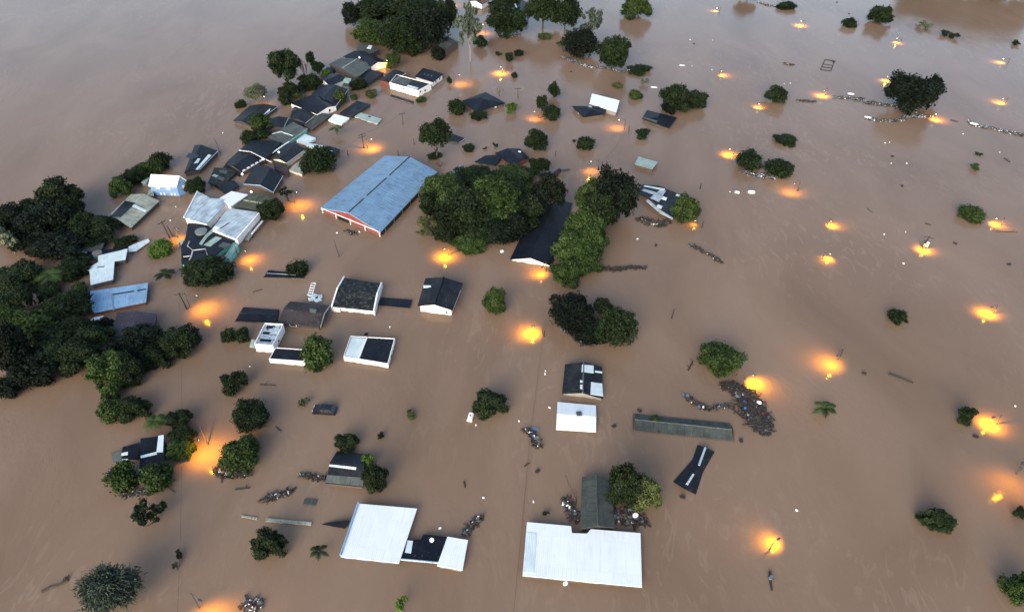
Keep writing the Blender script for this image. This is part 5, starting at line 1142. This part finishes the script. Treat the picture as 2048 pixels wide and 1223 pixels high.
def log(x0, y0, x1, y1, r0, label, mat='darkwood', stubs=2, name='floating_log'):
    a, b = P(x0, y0, .08), P(x1, y1, .1); rr = random.Random(int(x0)); k = MB(); L_ = (b - a).length; n = Vector((-(b - a).y, (b - a).x, 0)).normalized()
    pts = [a.lerp(b, t) + n * rr.uniform(-.04, .04) * L_ for t in (0, .3, .6, 1)]; pts[0] = a; pts[-1] = b
    k.tube(pts, [r0, r0 * .95, r0 * .85, r0 * .7], 7)
    for i in range(stubs):
        t = rr.uniform(.2, .95); s = rr.choice((-1, 1)); p = a.lerp(b, t); k.tube([p, p + n * s * L_ * rr.uniform(.12, .3) + (b - a) * .12 + Vector((0, 0, rr.uniform(.05, .4)))], [r0 * .6, r0 * .2], 5)
    c = (a + b) / 2; o = k.build(name, M[mat], origin=(c.x, c.y, 0)); tag(o, label, 'driftwood', 'logs and branches adrift on the flood')
log(1777, 747, 1826, 765, .24, 'straight dark log in the right water below the long pool', stubs=0)
log(84, 1182, 136, 1160, .22, 'crooked brown log with stubs at bottom left', 'wood', 4)
log(1100, 357, 1102, 356, .1, 'short stick by the tiny grey ridge roof', stubs=0)
log(1540, 1142, 1544, 1180, .2, 'forked dark branch below the lowest right lamp', stubs=3)
log(520, 768, 552, 770, .09, 'thin dark stick right of the pale trunk tree', stubs=1)
log(318, 962, 350, 984, .12, 'reddish sticks below the right clipped bush', 'wood', 3)
log(470, 978, 500, 974, .13, 'dark stick with a white tip below the debris skirt', stubs=2)
log(552, 852, 562, 862, .12, 'short brown stick right of the large dark green tree', 'wood', 1)
log(1048, 932, 1060, 925, .1, 'small dark twig between small white roof and tall roof', stubs=2)
log(928, 962, 930, 974, .14, 'short upright dark stick above the big white roof', stubs=0)
log(1376, 740, 1386, 722, .16, 'dark twig pair left of the domed green tree', stubs=3)
log(1992, 462, 2035, 464, .07, 'thin branch beside the lamp at the oval bush', stubs=3)
log(1901, 240, 1916, 243, .2, 'short dark plank left of the thin debris line', stubs=0)
log(2008, 316, 2020, 324, .12, 'crossed twigs near the right edge below the debris line', stubs=3)
log(1734, 416, 1745, 425, .06, 'faint drift stick right of the upper middle lamp', stubs=1)
log(1850, 446, 1862, 450, .14, 'dark drift stick above the transformer pole', stubs=0)
log(524, 578, 506, 584, .09, 'dark twig below the half sunken narrow roof', stubs=1)
log(1415, 18, 1440, 60, .02, 'hair thin wire near the farthest lamp', stubs=0) if False else None
W_ = [(1166, 132, 'white scrap right of the flat dark bush'), (1490, 60, ''), ]
piece('white_box', 1503, 385, 2.0, 1.2, -.1, 'scrapw', 'larger white box lid adrift below the debris heap', h=.4, z=.15)
piece('white_box', 1474, 385, 1.3, .9, -.2, 'scrapw', 'smaller white box lid adrift left of the larger one', h=.3, z=.12)
piece('white_sheet', 1308, 175, 2.4, 1.1, -.1, 'scrapw', 'white sheet adrift above the trio of trees', h=.08)
piece('white_sheet', 1364, 131, 2.0, .9, -.1, 'scrapw', 'white sheet adrift in the open water right of the ringed trees')
piece('white_sheet', 1701, 190, 2.2, 1.0, -.25, 'scrapw', 'largest white sheet on the white speckled raft', z=.45)
piece('white_sheet', 1735, 237, 2.2, .9, -.35, 'scrapw', 'white sheet at the tip of the lower debris arm', z=.45)
piece('white_sheet', 1947, 250, 2.6, .9, -.4, 'scrapw', 'white sheet at the head of the thin debris line', z=.45)
piece('square_frame_scrap', 1517, 808, .9, .7, -.3, 'scrapw', 'white square scrap on the big black debris raft', z=.5)
piece('blue_scrap', 1489, 819, .5, .4, .2, 'bluep', 'bright blue scrap on the big black debris raft', z=.5)
piece('white_lump', 1004, 503, .9, .8, .4, 'scrapw', 'white lump adrift in front of the central woods', h=.35)
piece('roof_scrap', 1070, 858, 1.4, 1.0, -.1, 'scrapb', 'blue grey sheet on the scraps beside the cable')
piece('white_scrap', 1127, 1006, .8, .7, .4, 'scrapw', 'white scrap left of the lying wooden pole', h=.3)
piece('white_scrap', 1270, 1034, .9, .7, .5, 'scrapw', 'white scrap among branches right of the tall roof', z=.6, h=.3)
piece('white_scrap', 1131, 1166, .8, .6, .5, 'scrapw', 'white scrap below the front edge of the wide white roof', h=.3)
piece('blue_scrap', 1541, 1156, .8, .5, .9, 'scrapb', 'blue grey scrap caught in the forked dark branch', z=.3, h=.3)
piece('dark_sheet', 1130, 346, 3.0, .8, .45, 'wood', 'long brown board at the right tip of the central woods', z=.9)
SC = [
 (500, 733, 'white dot of litter above the pale trunk tree'), (341, 441, 'white float adrift between blue house and corrugated roof'), (446, 266, 'white dot of litter right of the river pole'),
 (352, 414, 'pale scrap adrift just below the blue house'), (1189, 450, 'white dot of litter right of the tall black tree'), (1275, 478, 'white dot of litter below the splintered boards'),
 (1811, 464, 'white dot of litter right of the middle lamps, upper one'), (1768, 469, 'white dot of litter right of the middle lamps, left one'), (1807, 527, 'white dot of litter below the transformer pole'),
 (1926, 268, 'white scrap below the thin debris line'), (1779, 285, 'white dot of litter below the large black tree, right one'), (1770, 286, 'white dot of litter below the large black tree, left one'),
 (1782, 327, 'pale dot of litter far below the large black tree, left one'), (1813, 327, 'pale dot of litter far below the large black tree, right one'), (1424, 140, 'white dot of litter left of the frame side lamp'),
 (1384, 133, 'small white scrap right of the white open water sheet'), (1425, 81, 'white dot of litter below the farthest lamp'), (1380, 80, 'white dot of litter between bush and farthest lamp'),
 (1568, 168, 'white dot of litter left of the palm tipped tree, left one'), (1581, 167, 'white dot of litter above the palm tipped tree'), (1999, 305, 'pale dot of litter at the right below the debris line'),
 (1038, 842, 'pale dot of litter right of the white tank tree'), (967, 995, 'pale dot of litter in the centre bottom water'), (880, 1056, 'white scrap between the big white roof and scrap cluster'),
 (1091, 742, 'pale litter left of the patched dark house, upper one'), (1090, 748, 'pale litter left of the patched dark house, lower one'), (1099, 815, 'pale litter left of the small white roof'),
 (952, 850, 'small pale scrap below the white tank'), (780, 654, 'pale dot of litter above the half pale parapet house'), (600, 640, 'x'), (1460, 384, 'white dot of litter left of the smaller white box lid'), (719, 464, 'white float in front of the red hall front'), (674, 466, 'white float at the head of the lone grey pole'),
 (2030, 812, 'pale dot of litter at the right edge by the lamp'), (1067, 1003, 'pale scrap above the wide white roof'), (1593, 1020, 'pale litter in the lower right water above the lamp')]
for i, (x, y, lb) in enumerate(SC):
    if lb == 'x': continue
    piece('white_scrap', x, y, .28 + .1 * (i % 3), .22 + .08 * (i % 2), i * .7, 'scrapw' if i % 3 else 'trim', lb, 'litter', h=.2, z=.1)
DKS = [(1785, 313, 'dark clump adrift far below the large black tree'), (1804, 372, 'dark clump adrift in the middle of the right water'), (1910, 487, 'dark dot adrift right of the transformer pole'), (2018, 529, 'dark dot adrift near the right edge above the lamp'),
       (1312, 491, 'dark scrap adrift below the splintered boards'), (1728, 747, 'dark dot adrift right of the long orange pool'), (1674, 5, 'dark scrap at the top edge right of the flat bush'), (1698, 28, 'grey scrap above the round bush near the top right'),
       (1279, 821, 'dark stump by the left end of the long narrow roof'), (1228, 852, 'dark scrap right of the small white roof'), (1482, 881, 'dark scrap right of the long narrow roof'), (1365, 994, 'dark scrap below the hourglass roof'),
       (1142, 144, 'dark dot adrift below the debris rim'), (1388, 88, 'dark scrap adrift in the open water at upper right'), (1951, 873, 'dark dot adrift below the lower right lamp shrub'), (1075, 942, 'dark scrap left of the tall green grey roof')]
for i, (x, y, lb) in enumerate(DKS): piece('floating_clump', x, y, .9, .6, i * 1.1, 'darkwood', lb, 'debris', h=.3, z=.1)
# satellite dishes
def dish(px, py, z, label):
    p = P(px, py, z); root = thing('satellite_dish', label, 'satellite dish', p); ax = Vector((.35, -.6, .7)).normalized(); a = ax.orthogonal().normalized(); b = ax.cross(a); k = MB(); n = 14
    rg = [[p + ax * (.45 + .22 * t * t) + (a * math.cos(2 * math.pi * i / n) + b * math.sin(2 * math.pi * i / n)) * .36 * max(t, .02) for i in range(n)] for t in (0, .5, 1)]
    for j in range(2):
        for i in range(n): l = (i + 1) % n; k.face([rg[j][i], rg[j][l], rg[j + 1][l], rg[j + 1][i]])
    k.build('dish', M['scrapw'], root); k = MB(); k.tube([p - Vector((0, 0, .3)), p + ax * .45], .05, 6); k.tube([p + ax * .5, p + ax * 1.0], .025, 4); k.build('mount', M['metal'], root)
dish(526, 320, 1.9, 'white satellite dish at the end of the white hip line')
dish(557, 306, 2.2, 'white satellite dish on the slate grey roof')
dish(718, 117, 2.9, 'white satellite dish on the broad grey green roof')
dish(861, 1078, 1.6, 'white satellite dish on the black tarred roof')
dish(484, 350, 1.4, 'white satellite dish under the dashed white gutter')
dish(502, 385, 2.3, 'white satellite dish above the olive roof')
